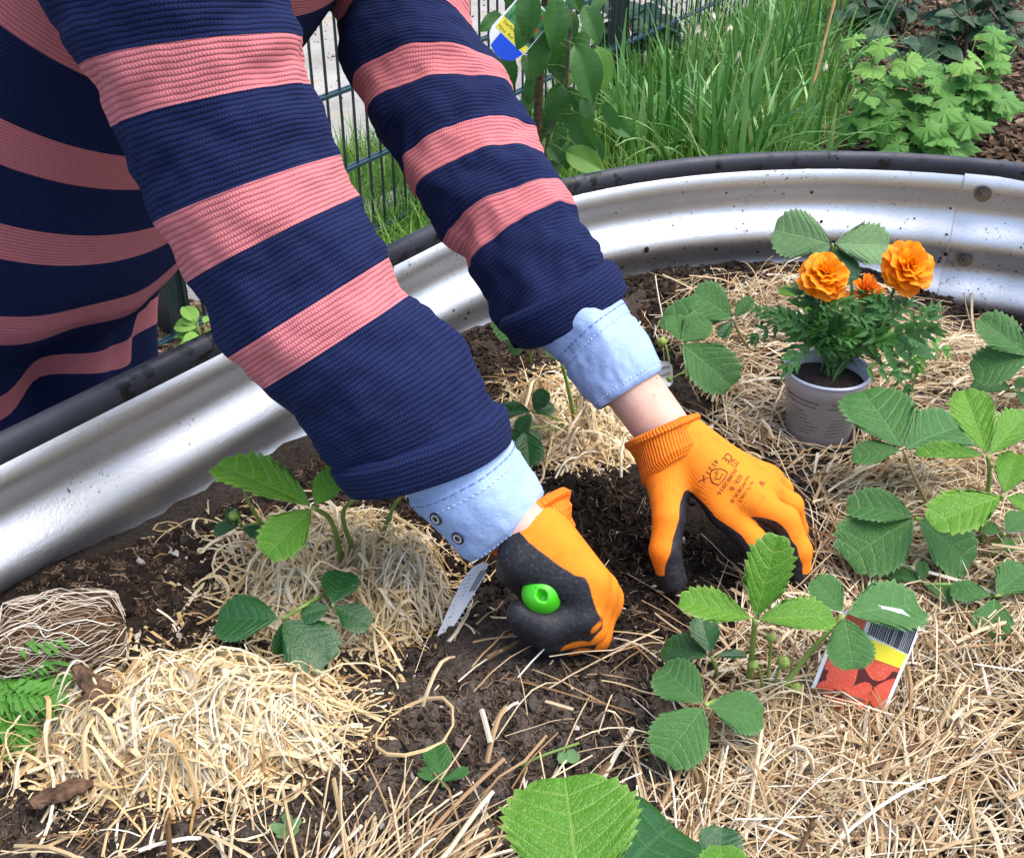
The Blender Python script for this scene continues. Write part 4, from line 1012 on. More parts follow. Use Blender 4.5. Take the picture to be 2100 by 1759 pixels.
# ---- plant 6: right edge
P, o = crown('strawberry_plant', 2135, 850, .503, 'strawberry plant cut by the right picture edge below the curved metal wall')
straw_leaf(P, o, (2114, 733, .590), [(2016, 650, .625, 1, dict(w=.5)), (1996, 756, .575, 2, dict(w=.5, ws=1.05)), (2190, 700, .60, 2)], (2130, 850, .503), L_old, .0021)
straw_leaf(P, o, (2078, 800, .540), [(1996, 776, .54, 2, dict(w=.3)), (2118, 828, .53, 2, dict(w=.3)), (2105, 775, .55, 2)], (2130, 850, .503), L_old, .0018)
# ---- plant 7: small leaves low on the right
P, o = crown('strawberry_plant', 2150, 1235, .503, 'low strawberry runner with small dull leaves lying on straw at the right edge')
straw_leaf(P, o, (1894, 1197, .530), [(1814, 1158, .530, 1, dict(w=.2)), (1962, 1224, .525, 1, dict(w=.35, ws=1.1)), (1890, 1150, .545, 1)], (2010, 1235, .507), L_old, .0016)
straw_leaf(P, o, (2040, 1222, .535), [(1950, 1206, .535, 1, dict(w=.3, ws=1.05)), (2114, 1158, .540, 1, dict(w=.35)), (2034, 1312, .520, 2, dict(w=.35, ws=1.05))], (2140, 1235, .503), L_old, .0017)
# ---- plant 8: centre front, beside the picture label
P, o = crown('strawberry_plant', 1535, 1430, .503, 'strawberry plant with bright upright leaf in front of far glove beside berry picture label')
straw_leaf(P, o, (1548, 1271, .605), [(1594, 1100, .665, 0, dict(w=.75, ws=1.0)), (1397, 1224, .615, 0, dict(w=.30, ws=1.0)), (1712, 1256, .605, 0, dict(w=.30, ws=.95))], (1533, 1412, .505), L_young, .0024, (1542, 1340, .555), None, 1)
straw_leaf(P, o, (1731, 1260, .590), [(1676, 1184, .610, 2, dict(w=.45, ws=1.1)), (1893, 1230, .585, 1, dict(w=.4, ws=1.0)), (1752, 1368, .570, 3, dict(w=.6, ws=1.0))], (1572, 1452, .503), L_old, .0021, (1650, 1350, .550))
straw_leaf(P, o, (1447, 1446, .550), [(1356, 1364, .560, 3, dict(w=.4)), (1362, 1552, .535, 3, dict(w=.45, ws=1.0)), (1568, 1466, .545, 3, dict(w=.4, ws=.95))], (1530, 1470, .503), L_old, .0019)
straw_leaf(P, o, (1459, 1346, .545), [(1438, 1262, .565, 2, dict(w=.6)), (1358, 1318, .540, 2, dict(w=.3)), (1532, 1340, .545, 0, dict(w=.1, ws=.7))], (1470, 1400, .505), L_dark, .0017)
bud(P, o, gp(1581, 1309, .568), .0055, None, True, gp(1570, 1425, .507)); bud(P, o, gp(1607, 1358, .545), .0075, None, True, gp(1580, 1432, .507)); bud(P, o, gp(1544, 1364, .545), .006, None, True, gp(1565, 1430, .507)); bud(P, o, gp(1632, 1412, .522), .0075, None, True, gp(1585, 1440, .505))
# ---- plant 9: nearest, at the lower picture edge
P, o = crown('strawberry_plant', 1240, 2000, .50, 'nearest strawberry plant with one big light green leaflet at the lower picture edge')
straw_leaf(P, o, (1196, 1862, .640), [(1158, 1580, .665, 7, dict(w=.75, ws=1.0)), (1395, 1660, .610, 3, dict(w=.5, mat=L_dark)), (1000, 1900, .63, 3)], (1240, 2000, .50), L_young, .0024, (1230, 1930, .57))
straw_leaf(P, o, (1470, 1800, .590), [(1482, 1692, .600, 3, dict(w=.6, mat=L_dark)), (1560, 1780, .58, 2), (1400, 1780, .59, 2)], (1260, 2000, .50), L_dark, .002)
straw_leaf(P, o, (1490, 1850, .625), [(1480, 1735, .645, 7, dict(w=.7)), (1600, 1840, .62, 2), (1400, 1850, .62, 2)], (1270, 2000, .50), L_young, .002)
# ------------------------------------------------------------------ loose leaves and bits on the soil
lf = empty('fallen_leaf', gp(909, 1602, .508), 'torn three-lobed green leaf lying on bare soil', 'leaf'); o = gp(909, 1602, .508)
petiole(lf, o, [o + A(0, -.004, -.002), o], .0016, L_mari, 'stalk', 4)
for u, v, z, k, w in ((890, 1520, .512, 1, .9), (858, 1578, .512, 0, .9), (960, 1576, .514, 0, .8)): place_leaflet(o, gp(u, v, z), A(0, -.2, 1), k, L_mari, lf, o, w, 0, 'lobe')
lf = empty('cut_stem', gp(1130, 1545, .507), 'cut pale green stem with small leaves lying on the soil', 'stem'); o = gp(1130, 1545, .507)
petiole(lf, o, [gp(1069, 1570, .506), gp(1110, 1550, .510), gp(1188, 1523, .513)], .0013, m_stalk, 'stem_piece', 8)
for a, b, k in (((1150, 1537, .510), (1158, 1564, .507), 1), ((1166, 1532, .510), (1180, 1562, .507), 1)): place_leaflet(gp(*a), gp(*b), A(0, -.2, 1), k, L_pale, lf, o, 1.2, 0, 'leaflet')
lf = empty('fallen_leaf', gp(585, 1690, .505), 'pale yellowish leaf lying on soil below the big wood wool heap', 'leaf'); o = gp(585, 1690, .505)
for u, v in ((560, 1700), (590, 1668), (612, 1690), (592, 1712)): place_leaflet(o, gp(u, v, .510), A(0, 0, 1), 3, L_pale, lf, o, 1.2, 0, 'lobe')
# ------------------------------------------------------------------ grey pot with marigolds
def py(u, v, y): d = ray(u, v); return CAM + d*(y/d[1])
POT = gp(1675, 890, .502)
def build_pot():
    p = empty('flower_pot', POT, 'grey plastic nursery pot with printed text standing in the straw', 'pot')
    rt, rb, h = .0462, .0350, .086
    V, F = lathe([(.0005, .0), (rb-.002, .0), (rb, .0015), (rb+(rt-rb)*.80, h*.80), (rb+(rt-rb)*.805+.0008, h*.805), (rt-.0012, h*.955), (rt-.0010, h*.97), (rt-.003, h*.97), (rb-.0015, .004)], 64)
    link('pot_wall', mesh(V, F), m_pot, p)
    V, F = lathe([(rt-.0012, h*.955), (rt+.0012, h*.958), (rt+.0016, h*.985), (rt+.0006, h), (rt-.0012, h), (rt-.0030, h*.985), (rt-.0034, h*.96)], 64)
    link('pot_rim', mesh(V, F), m_potrim, p)
    # potting soil
    n = 26; V = [(0, 0, h*.86)]; F = []
    for i in range(1, 8):
        for j in range(n):
            a = 2*math.pi*j/n; r = (rt-.004)*i/7; V.append((r*math.cos(a), r*math.sin(a), h*.86 + .0035*float(fbm(r*90*math.cos(a), r*90*math.sin(a), 3.3, 3)) - .004*(i/7)**3))
    F += [(0, 1+j, 1+(j+1) % n) for j in range(n)]
    for i in range(6):
        for j in range(n): F.append((1+i*n+j, 1+(i+1)*n+j, 1+(i+1)*n+(j+1) % n, 1+i*n+(j+1) % n))
    link('potting_soil', mesh(np.array(V), F, True, {'dry': np.full(len(V), .25)}), m_soil, p)
    # lettering bent round the wall
    a0 = math.atan2(-POT[1], -POT[0]) 
    def letter(txt, size, ang, z):
        tv, tf = text_geo(txt, size); out = []
        for x, y, _ in tv:
            zz = z + y; r = rb + (rt-rb)*zz/h + .0004; a = a0 + ang + x/r; out.append((r*math.cos(a), r*math.sin(a), zz))
        link('print', mesh(np.array(out), tf, False), m_ink, p)
    L = [('Laagblijvend afrikaantje', .0052, .063), ('eenjarige zomerbloeier', .0046, .0575), ('Verzorging:', .0036, .0495), ('zon / halfschaduw', .0036, .0445), ('regelmatig gieten', .0036, .0400), ('voed elke twee weken', .0036, .0355), ('uitgebloeide bloemen verwijderen', .0036, .0310), ('bestemd voor decoratie en', .0036, .0262), ('niet voor consumptie', .0036, .0215)]
    R = [('French marigold', .0052, .063), ('bedding plant / annual', .0046, .0575), ('Care:', .0036, .0475), ('sunny / part shade', .0036, .0425), ('keep the soil moist', .0036, .0380), ('fertilize every 2 weeks', .0036, .0335), ('remove dead flowers', .0036, .0290), ('intended for decoration,', .0036, .0242), ('not for consumption', .0036, .0195)]
    for t, s_, z in L: letter(t, s_, -.62, z)
    for t, s_, z in R: letter(t, s_, .66, z)
build_pot()
def pinnate(seed=0, pairs=6, narrow=.18, L=1.0):
    """marigold leaf: winged midrib with toothed narrow leaflets; unit length along x, up z"""
    r = np.random.default_rng(seed); V = []; F = []; vein = []
    def lanc(b, d, nrmv, ln, w):
        s = nrm(np.cross(nrmv, d)); k0 = len(V); m = 7
        for i in range(m):
            t = i/(m-1); hw = w*math.sin(math.pi*min(1, .06+.94*t)**.75)*(1.28 if i % 2 else .86) if i < m-1 else 0
            c = b + d*ln*t - nrmv*.40*ln*t*t
            for q in (-1, 0, 1): V.append(c + s*hw*q + nrmv*abs(q)*hw*.55 - d*(.05*ln if (q and i % 2 == 0) else -.03*ln)); vein.append(1.0 if q == 0 else 0)
        for i in range(m-1):
            for q in (0, 1): F.append((k0+i*3+q, k0+(i+1)*3+q, k0+(i+1)*3+q+1, k0+i*3+q+1))
    up = A(0, 0, 1)
    for i in range(pairs):
        t = .16 + .66*i/(pairs-1); b = A(t, 0, -.16*t*t); ln = (.40 + .10*math.sin(math.pi*t))*(1-.15*t)
        for s in (-1, 1):
            a = s*(1.05 - .45*t + r.normal()*.10); lanc(b, A(math.cos(a), math.sin(a), r.normal()*.10), up, ln, ln*narrow)
    lanc(A(.80, 0, -.11), A(1, 0, -.25), up, .46, .085)
    k0 = len(V)
    for i in range(8):
        t = i/7*.88
        for q in (-1, 0, 1): V.append(A(t, .012*q, -.16*t*t + .004*(1-abs(q)))); vein.append(1.0)
    for i in range(7):
        for q in (0, 1): F.append((k0+i*3+q, k0+(i+1)*3+q, k0+(i+1)*3+q+1, k0+i*3+q+1))
    return mesh(np.array(V), F, True, {'vein': np.array(vein), 'rim': np.zeros(len(V))}, name='leaf')
PIN = {}
for i in range(4):
    for mt in (L_mari, L_mari2):
        me = pinnate(i, 3 + i % 2, .17 + .03*(i % 2)); me.materials.append(mt); PIN[(i, mt.name)] = me
for i in range(4):
    me = pinnate(20+i, 7, .115); me.materials.append(L_mari2); PIN[(i, 'feather')] = me
def pin_leaf(parent, origin, b, tip, up, mt, seed, name='leaf', ws=1.0):
    o = bpy.data.objects.new(name, PIN[(seed % 4, mt if isinstance(mt, str) else mt.name)]); COL.objects.link(o); o.parent = parent
    d = np.asarray(tip)-np.asarray(b); L = np.linalg.norm(d); o.matrix_local = M4(basis(d, up) @ np.diag([L, L*ws, L]), np.asarray(b)-origin); return o
def petal_mesh(seed, w):
    r = np.random.default_rng(seed); V = []; nx, ny = 6, 7; ph = r.uniform(0, 6)
    for i in range(nx):
        t = i/(nx-1)
        for j in range(ny):
            s = (j/(ny-1)-.5)*2; hw = w*.5*(.30+.70*math.sin(math.pi*.5*min(1, t*1.25))**.8)
            x = t*(1 - .10*s*s - (.055 if abs(s) < .2 else 0)*(t > .9)) - (.10*abs(s)**3)*t
            V.append((x, s*hw, .09*t*math.sin(s*3.4+ph) + .06*s*s*t - .10*t*t))
    F = [(i*ny+j, (i+1)*ny+j, (i+1)*ny+j+1, i*ny+j+1) for i in range(nx-1) for j in range(ny-1)]
    return np.array(V), F
PET = {}
for k in range(5):
    V, F = petal_mesh(k, .78 if k < 3 else .5); me = mesh(V, F, True, {'tint': np.clip(.15 + .75*V[:, 0] + .1*k - .15, 0, 1)}); me.materials.append(m_petal); PET[k] = me
    me2 = me.copy(); me2.materials.clear(); me2.materials.append(m_petal2); PET[('w', k)] = me2
def flower(plant, origin, c, axis, R, name='flower', withered=False, seed=0):
    r = np.random.default_rng(seed); ax = nrm(axis); B = basis(np.cross(ax, A(.3, .8, .1)), ax)
    # green calyx cup
    V, F = lathe([(.0016, -R*.62), (R*.20, -R*.42), (R*.24, -R*.1), (R*.10, .0)], 14); fl = link(name, mesh(V @ B.T, F), m_petdark, plant); mvloc(fl, c-origin)
    lay = [(13, -12, 1.0, 0, .02), (13, 10, .95, 0, .10), (12, 28, .82, 1, .18), (11, 46, .66, 2, .24), (9, 64, .48, 3, .28), (6, 80, .34, 4, .30)]
    if withered: lay = [(7, 20, .95, 3, .0), (9, 45, .85, 4, .1), (9, 62, .7, 4, .15), (7, 78, .55, 4, .2)]
    for n, el, ln, kind, z in lay:
        for j in range(n):
            a = 2*math.pi*(j + r.uniform(-.3, .3))/n + el; e = math.radians(el + r.normal()*(9 if not withered else 22))
            d = A(math.cos(a)*math.cos(e), math.sin(a)*math.cos(e), math.sin(e)); u = A(-math.cos(a)*math.sin(e), -math.sin(a)*math.sin(e), math.cos(e)) + r.normal(0, .22, 3)
            key = (kind + int(r.integers(0, 2))) % 5 if kind < 3 else (3 + int(r.integers(0, 2)))
            o = bpy.data.objects.new('petal', PET[('w', key)] if withered else PET[key]); COL.objects.link(o); o.parent = fl
            L = R*ln*r.uniform(.88, 1.08); o.matrix_local = M4(B @ basis(d, u) @ np.diag([L, L, L]), (B @ (A(0, 0, z*R*.55) + d*R*.06)))
    return fl
def build_marigold():
    base = POT + A(0, 0, .073); p = empty('marigold_plant', base, 'marigold with three orange blooms growing in the grey pot', 'marigold')
    r = np.random.default_rng(5)
    def stem(pts, rad=.0017, m=m_petdark): return petiole(p, base, pts, rad, m, 'stem', 12)
    f1, f2, f3 = py(1690, 566, 1.062), py(1862, 549, 1.085), py(1772, 598, 1.075)
    b0 = base + A(.004, .002, -.004)
    stem([b0, py(1693, 700, 1.068), f1 - A(0, 0, .012)], .0021); stem([b0 + A(.004, 0, 0), py(1800, 660, 1.085), f2 + A(-.004, .006, -.012)], .0020); stem([b0, py(1750, 690, 1.075), f3 - A(0, 0, .012)], .0018)
    flower(p, base, f1, A(-.08, -.42, .9), .0268, seed=1); flower(p, base, f2, A(.05, -.62, .72), .0288, seed=2); flower(p, base, f3, A(.35, -.55, .55), .0215, withered=True, seed=3)
    # one long petal hanging over towards the big bloom
    # branching stems with paired leaves
    tops = [(1655, 690), (1640, 655), (1680, 640), (1735, 632), (1770, 650), (1800, 630), (1830, 650), (1850, 680), (1815, 705), (1780, 690), (1700, 690)]
    k = 0
    for (u, v) in tops:
        y = 1.065 + r.uniform(-.045, .05); t = py(u, v, y); s = b0 + A(r.uniform(-.010, .012), r.uniform(-.010, .012), 0)
        mid = (s+t)/2 + A((s[0]-t[0])*.25, 0, .004); C = bez([s, mid, t], 9); stem(list(C), .0012)
        for q, w in ((3, .8), (4, .9), (5, 1.0), (6, 1.0), (7, 1.0), (8, .9)):
            for sd in (-1, 1):
                if r.random() < .36: continue
                dr = nrm(C[q]-C[q-1]); az = r.uniform(0, 6.28); side = A(math.cos(az), math.sin(az)*.8, 0); d = nrm(dr*.35 + side*sd*.95 + A(0, 0, r.uniform(.15, .9)))
                tip = C[q] + d*r.uniform(.030, .052)*w
                pin_leaf(p, base, C[q], tip, A(d[0]*-.2, -.6, .8) + r.normal(0, .55, 3), L_mari if r.random() < .85 else L_mari2, k); k += 1
    for a, t, mt in (((1645, 705, 1.05), (1616, 750, 1.02), L_mari), ((1645, 705, 1.05), (1700, 715, 1.03), L_mari), ((1650, 700, 1.05), (1608, 640, 1.05), L_mari), ((1600, 660, 1.07), (1545, 690, 1.06), L_mari), ((1600, 660, 1.07), (1555, 630, 1.075), L_mari),
                     ((1880, 690, 1.07), (1948, 715, 1.06), L_mari2), ((1880, 690, 1.07), (1920, 630, 1.08), L_mari), ((1840, 735, 1.03), (1868, 800, 1.01), L_mari), ((1800, 730, 1.02), (1905, 705, 1.03), L_mari), ((1770, 755, 1.02), (1840, 760, 1.0), L_mari), ((1880, 690, 1.07), (1885, 760, 1.05), L_mari2)):
        pin_leaf(p, base, py(*a), py(*t), A(0, -.6, 1), mt, k); k += 1
build_marigold()
# ------------------------------------------------------------------ uprooted young plant with its root ball, at the left
def build_uproot():
    c = gp(128, 1312, .536); p = empty('uprooted_seedling', c, 'uprooted bushy seedling lying on its side with pale roots wrapping a square root ball', 'seedling')
    # square plug lying on its side: stem end to the left
    X = nrm(A(.93, .25, .10)); Z = nrm(A(-.12, -.18, .98)); Z = nrm(Z - X*np.dot(X, Z)); Y = np.cross(Z, X); R = np.stack([X, Y, Z], 1)
    n = 22; V = []; F = []; hx, hy, hz = .050, .036, .033
    def pt(s):       # superquadric, slightly tapered towards the roots' end
        q = np.asarray(s); e = (np.abs(q)**3.4).sum(-1, keepdims=True)**(1/3.4); v = q/e; tp = 1 - .12*v[..., :1]; v = v*np.concatenate([np.ones_like(tp)*hx, tp*hy, tp*hz], -1)
        nz = fbm(v[..., 0]*70, v[..., 1]*70, v[..., 2]*70, 3); return v*(1 +   .13*nz[..., None])
    th = np.linspace(0, 2*np.pi, 56, endpoint=False); ph = np.linspace(.02, np.pi-.02, 34)
    S_ = np.stack([np.cos(ph)[:, None] + 0*th[None], np.sin(ph)[:, None]*np.cos(th)[None], np.sin(ph)[:, None]*np.sin(th)[None]], -1)
    P = pt(S_); nt = len(th)
    F = [(i*nt+j, i*nt+(j+1) % nt, (i+1)*nt+(j+1) % nt, (i+1)*nt+j) for i in range(len(ph)-1) for j in range(nt)]
    link('root_ball', mesh(P.reshape(-1, 3) @ R.T, F), m_rootball, p)
    r = np.random.default_rng(9); N = 190; Sg = 14; t = np.linspace(0, 1, Sg)
    a0 = r.uniform(0, 6.28, N); da = r.normal(0, .6, N); p0 = r.uniform(2.0, 2.75, N); p1 = r.uniform(.15, 1.6, N)
    aa = a0[:, None] + da[:, None]*t +   .10*np.sin(t*13 + a0[:, None]*5); pp = p0[:, None] + (p1-p0)[:, None]*t + .05*np.sin(t*11 + a0[:, None])
    Q = pt(np.stack([np.cos(pp), np.sin(pp)*np.cos(aa), np.sin(pp)*np.sin(aa)], -1))*(1.02 + .03*r.random((N, 1, 1)))
    w = np.where(r.random(N) < .2, .0013, .00055); V, F, at = strands(Q @ R.T, w, None, r.random(N))
    o = link('roots', mesh(V, F, True, at), m_root, p); o['kind'] = 'stuff'
    # stems and foliage spilling to the left and down
    k = 0
    s0 = c + R @ A(-.048, -.006, .004); 
    for (u, v, z) in ((60, 1378, .528), (20, 1400, .53), (-20, 1330, .545), (-30, 1420, .52), (35, 1460, .515), (45, 1530, .508), (-10, 1520, .51), (-60, 1480, .515)):
        e = gp(u, v, z); C = bez([s0, (s0+e)/2 + A(0, 0, .012), e], 8)
        lf = petiole(p, c, list(C), .0022, L_mari2, 'stem', 10)
        for q in (3, 4, 5, 6, 7):
            for sd in (-1, 1):
                az = r.uniform(0, 6.28); d = nrm((C[q]-C[q-1])*18 + A(math.cos(az), math.sin(az), r.uniform(-.3, .5))*.8); tip = C[q] + d*r.uniform(.036, .062)
                tip[2] = max(tip[2], float(soil_h(tip[0], tip[1]))+.004)
                pin_leaf(p, c, C[q], tip, A(0, -.3, 1) + r.normal(0, .3, 3), 'feather', k); k += 1
build_uproot()
# ------------------------------------------------------------------ labels stuck in the soil
def label_frame(bl, br, tl):
    """plane from three world corners: bottom left, bottom right, top left"""
    X = br-bl; Y = tl-bl; return bl, X, Y
def plate(name, P, X, Y, outline, thick, m, parent, origin, lift=0.0, smooth=False):
    n = nrm(np.cross(X, Y)); n = n if np.dot(n, CAM-P) > 0 else -n; k = len(outline)
    top = np.array([P + X*a + Y*b + n*(lift) for a, b in outline]) - origin; V = np.vstack([top, top - n*thick])
    F = [tuple(range(k)), tuple(range(2*k-1, k-1, -1))] + [(i, (i+1) % k, k+(i+1) % k, k+i) for i in range(k)]
    if np.dot(np.cross(top[1]-top[0], top[2]-top[1]), n) < 0: F = [f[::-1] for f in F]
    return link(name, mesh(V, F, False), m, parent)
def build_picture_label():
    bl = gp(1648, 1450, .508); br = gp(1812, 1466, .508); w = np.linalg.norm(br-bl); tl = None
    # the card leans back: solve its height so that its top edge lands where the photo shows it
    tl = gp(1728, 1245, .584); Y = tl-bl; X = br-bl; o = (bl+br)/2
    p = empty('plant_label', o, 'plastic plant label with strawberry picture, yellow band and barcode stuck in straw', 'plant label')
    out = [(0, -.35), (1, -.35), (1.03, .80), (.93, .93), (.72, 1.03), (.40, 1.05), (.10, 1.0), (.0, .93)]
    plate('card', bl, X, Y, out, .0006, m_white, p, o)
    plate('picture', bl, X, Y, [(.055, -.33), (.955, -.33), (.975, .56), (.80, .58), (.5, .62), (.2, .68), (.055, .72)], .0003, m_printdark, p, o, .0004)
    r = np.random.default_rng(2)
    for (a, b, s, e, an) in ((.32, .36, .185, 1.15, .2), (.72, .47, .20, .8, -.35), (.60, .16, .175, 1.0, .1), (.13, .14, .165, 1.1, 0), (.92, .20, .17, 1.2, 0), (.36, .01, .17, .8, .1), (.10, .50, .13, 1.2, .3), (.42, .62, .14, .8, 0), (.93, .50, .10, .9, 0), (.84, -.06, .15, .8, 0), (.62, -.12, .2, .7, 0), (.15, -.14, .2, .7, 0), (.18, .66, .1, .7, 0)):
        pts = []
        for t in np.linspace(0, 2*math.pi, 18, endpoint=False):
            rr = 1 - .10*math.cos(3*t) ; x = s*rr*math.cos(t); y = s*e*rr*math.sin(t); pts.append((np.clip(a + x*math.cos(an)-y*math.sin(an), .06, .965), np.clip(b + (x*math.sin(an)+y*math.cos(an))*.80, -.32, .70 - .13*np.clip(a+x, 0, 1))))
        # printed berry: a low dome of paper-thin ink
        plate('printed_berry', bl, X, Y, pts, .0002, m_berry, p, o, .0007 + .0001*r.random())
    plate('yellow_band', bl, X, Y, [(.055, .60), (.30, .585), (.6, .54), (.97, .47), (.99, .60), (.70, .68), (.40, .74), (.055, .78)], .0002, m_yellow, p, o, .0011)
    plate('picture_corner', bl, X, Y, [(.055, .80), (.36, .765), (.34, .99), (.09, .96)], .0002, m_berry, p, o, .0008)
    x = .42
    while x < .985:
        wd = r.choice([.007, .011, .018]); f = (x-.42)/.56
        plate('barcode_bar', bl, X, Y, [(x, .765-.15*f), (x+wd, .765-.15*(f+.01)), (x+wd-.01, 1.0-.12*f*f), (x-.01, 1.0-.12*f*f)], .0002, m_ink, p, o, .0006); x += wd + r.choice([.006, .009, .013])
build_picture_label()
def build_white_label(bl, br, tl, tr, label, lines):
    P = [gp(*a) for a in (bl, br, tr, tl)]; o = (P[0]+P[1])/2; p = empty('plant_label', o, label, 'plant label')
    n = nrm(np.cross(P[1]-P[0], P[3]-P[0])); n = n if np.dot(n, CAM-o) > 0 else -n
    def bil(a, b): return (P[0]*(1-a)+P[1]*a)*(1-b) + (P[3]*(1-a)+P[2]*a)*b
    oc = [(0, 0), (1, 0), (1.02, .5), (1, .78), (.80, .96), (.5, 1.0), (.2, .96), (.0, .80), (-.02, .5)]
    top = np.array([bil(a, b) for a, b in oc]) - o; k = len(oc); V = np.vstack([top, top-n*.0007]); F = [tuple(range(k)), tuple(range(2*k-1, k-1, -1))] + [(i, (i+1) % k, k+(i+1) % k, k+i) for i in range(k)]
    link('card', mesh(V, F, False), m_white, p)
    b = MB(); r = np.random.default_rng(4)
    for (a0, a1, b0, b1) in lines:
        q = np.array([bil(a0, b0), bil(a1, b0), bil(a1, b1), bil(a0, b1)]) - o + n*.0003; b.add(q, [(0, 1, 2, 3)])
    ob = b.build('printed_lines', m_ink, p, False); ob['kind'] = 'stuff'
r_ = np.random.default_rng(12)
bars = [(.62+.30*i/16, .62+.30*i/16+r_.choice([.006, .011]), .60, .88) for i in range(16)]
txt = [(x, x+r_.uniform(.02, .05), y, y+.012) for y in np.linspace(.12, .85, 14) for x in np.arange(.08, .40, .06) if r_.random() < .6]
build_white_label((892, 1312, .500), (918, 1304, .500), (962, 1160, .556), (1016, 1146, .560), 'plain white plant label with barcode stuck in soil left of the trowel hand', bars + txt)
build_white_label((1352, 806, .500), (1380, 790, .500), (1330, 742, .535), (1378, 738, .535), 'small rounded white plant label standing in straw behind the far wrist', [(x, x+.03, y, y+.10) for x in np.arange(.2, .9, .07) for y in (.45, .70)])
# ------------------------------------------------------------------ straw, wood wool, soil crumbs
def wpoly(px, z=SOIL): return [tuple(gp(u, v, z)[:2]) for u, v in px]
def scatter(px, n, g, z=SOIL):
    W_ = wpoly(px, z); a = np.array(W_); lo, hi = a.min(0), a.max(0); out = np.zeros((0, 2))
    while len(out) < n:
        c = g.uniform(lo, hi, (n*2, 2)); c = c[inpoly(c, W_)]; out = np.vstack([out, c])
    return out[:n]
gH = np.random.default_rng(21)
ZH = [  # polygon in the picture, strands, mean lift
    ([(1370, 1400), (1440, 1330), (1700, 1280), (2160, 1180), (2260, 1500), (2260, 1860), (1260, 1860), (1340, 1700), (1430, 1610), (1385, 1500)], 5600),
    ([(1640, 930), (1860, 880), (2160, 860), (2230, 1200), (1990, 1250), (1700, 1240), (1670, 1150), (1640, 1010)], 3300),
    ([(1300, 640), (1420, 575), (1600, 575), (1760, 600), (1900, 612), (2060, 660), (2200, 720), (2200, 900), (1640, 960), (1500, 930), (1430, 850), (1380, 780)], 4400),
    ([(1420, 800), (1500, 920), (1640, 1010), (1600, 960), (1580, 900), (1520, 800)], 350),
    ([(620, 1830), (760, 1790), (880, 1800), (1010, 1850), (1010, 1920), (560, 1920)], 260),
    ([(860, 1300), (1330, 1290), (1345, 1480), (1290, 1580), (1020, 1620), (820, 1500)], 60),
    ([(1010, 1640), (1260, 1600), (1260, 1860), (1000, 1860)], 60),
    ([(0, 1600), (300, 1700), (560, 1690), (560, 1860), (-50, 1860)], 60),
]
HOLES = [(gp(1545, 820, .5)[:2], .036), (gp(1885, 845, .5)[:2], .03), (gp(2085, 1560, .5)[:2], .045), (gp(1990, 1640, .5)[:2], .022), (gp(1960, 1720, .5)[:2], .03), (gp(1460, 1370, .5)[:2], .02), (gp(1450, 590, .5)[:2], .05), (gp(1700, 905, .5)[:2], .03), (gp(1500, 1520, .5)[:2], .012), (gp(1780, 1590, .5)[:2], .014), (gp(1360, 620, .5)[:2], .05), (gp(1640, 1190, .5)[:2], .028), (gp(1590, 1205, .5)[:2], .03), (gp(1675, 945, .5)[:2], .036), (gp(1640, 930, .5)[:2], .02), (gp(1700, 1462, .5)[:2], .022), (gp(1770, 1472, .5)[:2], .022), (gp(1375, 1215, .5)[:2], .03), (gp(1480, 1215, .5)[:2], .04)]
def hay():
    Ps = []; Ws = []; Cs = []
    for poly, n in ZH:
        c = scatter(poly, n, gH); n = len(c); Sg = 6; t = np.linspace(-.5, .5, Sg)
        keep = np.ones(n, bool)
        for h, r in HOLES: keep &= ~((np.linalg.norm(c-h, axis=1) < r*gH.uniform(.7, 1.15, n)) & (gH.random(n) < .88))
        keep &= np.linalg.norm(c-POT[:2], axis=1) > .034
        # the strands lie in matted patches with a common lean
        th = 2.2*fbm(c[:, 0]*6, c[:, 1]*6, 5.0, 2) + gH.normal(0, .75, n) + .25
        Ln = np.clip(gH.lognormal(math.log(.062), .5, n), .018, .17); kap = gH.normal(0, 1.1, n)
        a = th[:, None] + kap[:, None]*t*Ln[:, None]
        x = c[:, 0, None] + np.cumsum(np.cos(a), 1)*(Ln/Sg)[:, None]; y = c[:, 1, None] + np.cumsum(np.sin(a), 1)*(Ln/Sg)[:, None]
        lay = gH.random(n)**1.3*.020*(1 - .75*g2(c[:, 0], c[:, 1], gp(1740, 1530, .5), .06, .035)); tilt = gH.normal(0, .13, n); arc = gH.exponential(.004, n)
        z = soil_h(x, y)*.5 + soil_h(c[:, 0], c[:, 1])[:, None]*.5 + .001 + lay[:, None] + np.clip(tilt[:, None]*t*Ln[:, None], -.004, .03) + arc[:, None]*(1-4*t*t)
        # bent straws: a kink somewhere
        kink = gH.random(n) < .10; z += (kink*gH.uniform(.2, .6, n)*Ln)[:, None]*np.clip(.15-np.abs(t-.1), 0, .15)
        z = np.clip(z, soil_h(x, y) + .0006, soil_h(x, y) + .034)
        P = np.stack([x, y, z], -1)
        d = np.linalg.norm(P[..., :2]-POT[:2], axis=-1).min(1); keep &= (d > .037) | (gH.random(n) < .02)
        keep &= (inbed(P[..., 0], P[..., 1]).min(1) > .012)
        w = np.where(gH.random(n) < .12, gH.uniform(.0026, .0042, n), gH.uniform(.0007, .0018, n))
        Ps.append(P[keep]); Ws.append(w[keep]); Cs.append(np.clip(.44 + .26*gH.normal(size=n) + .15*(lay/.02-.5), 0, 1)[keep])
    P = np.concatenate(Ps); V, F, at = strands(P, np.concatenate(Ws), None, np.concatenate(Cs))
    tag(link('hay_mulch', mesh(V, F, False, at), m_hay), 'loose layer of pale dry straw spread over the soil at right', None, None, 'stuff')
hay()
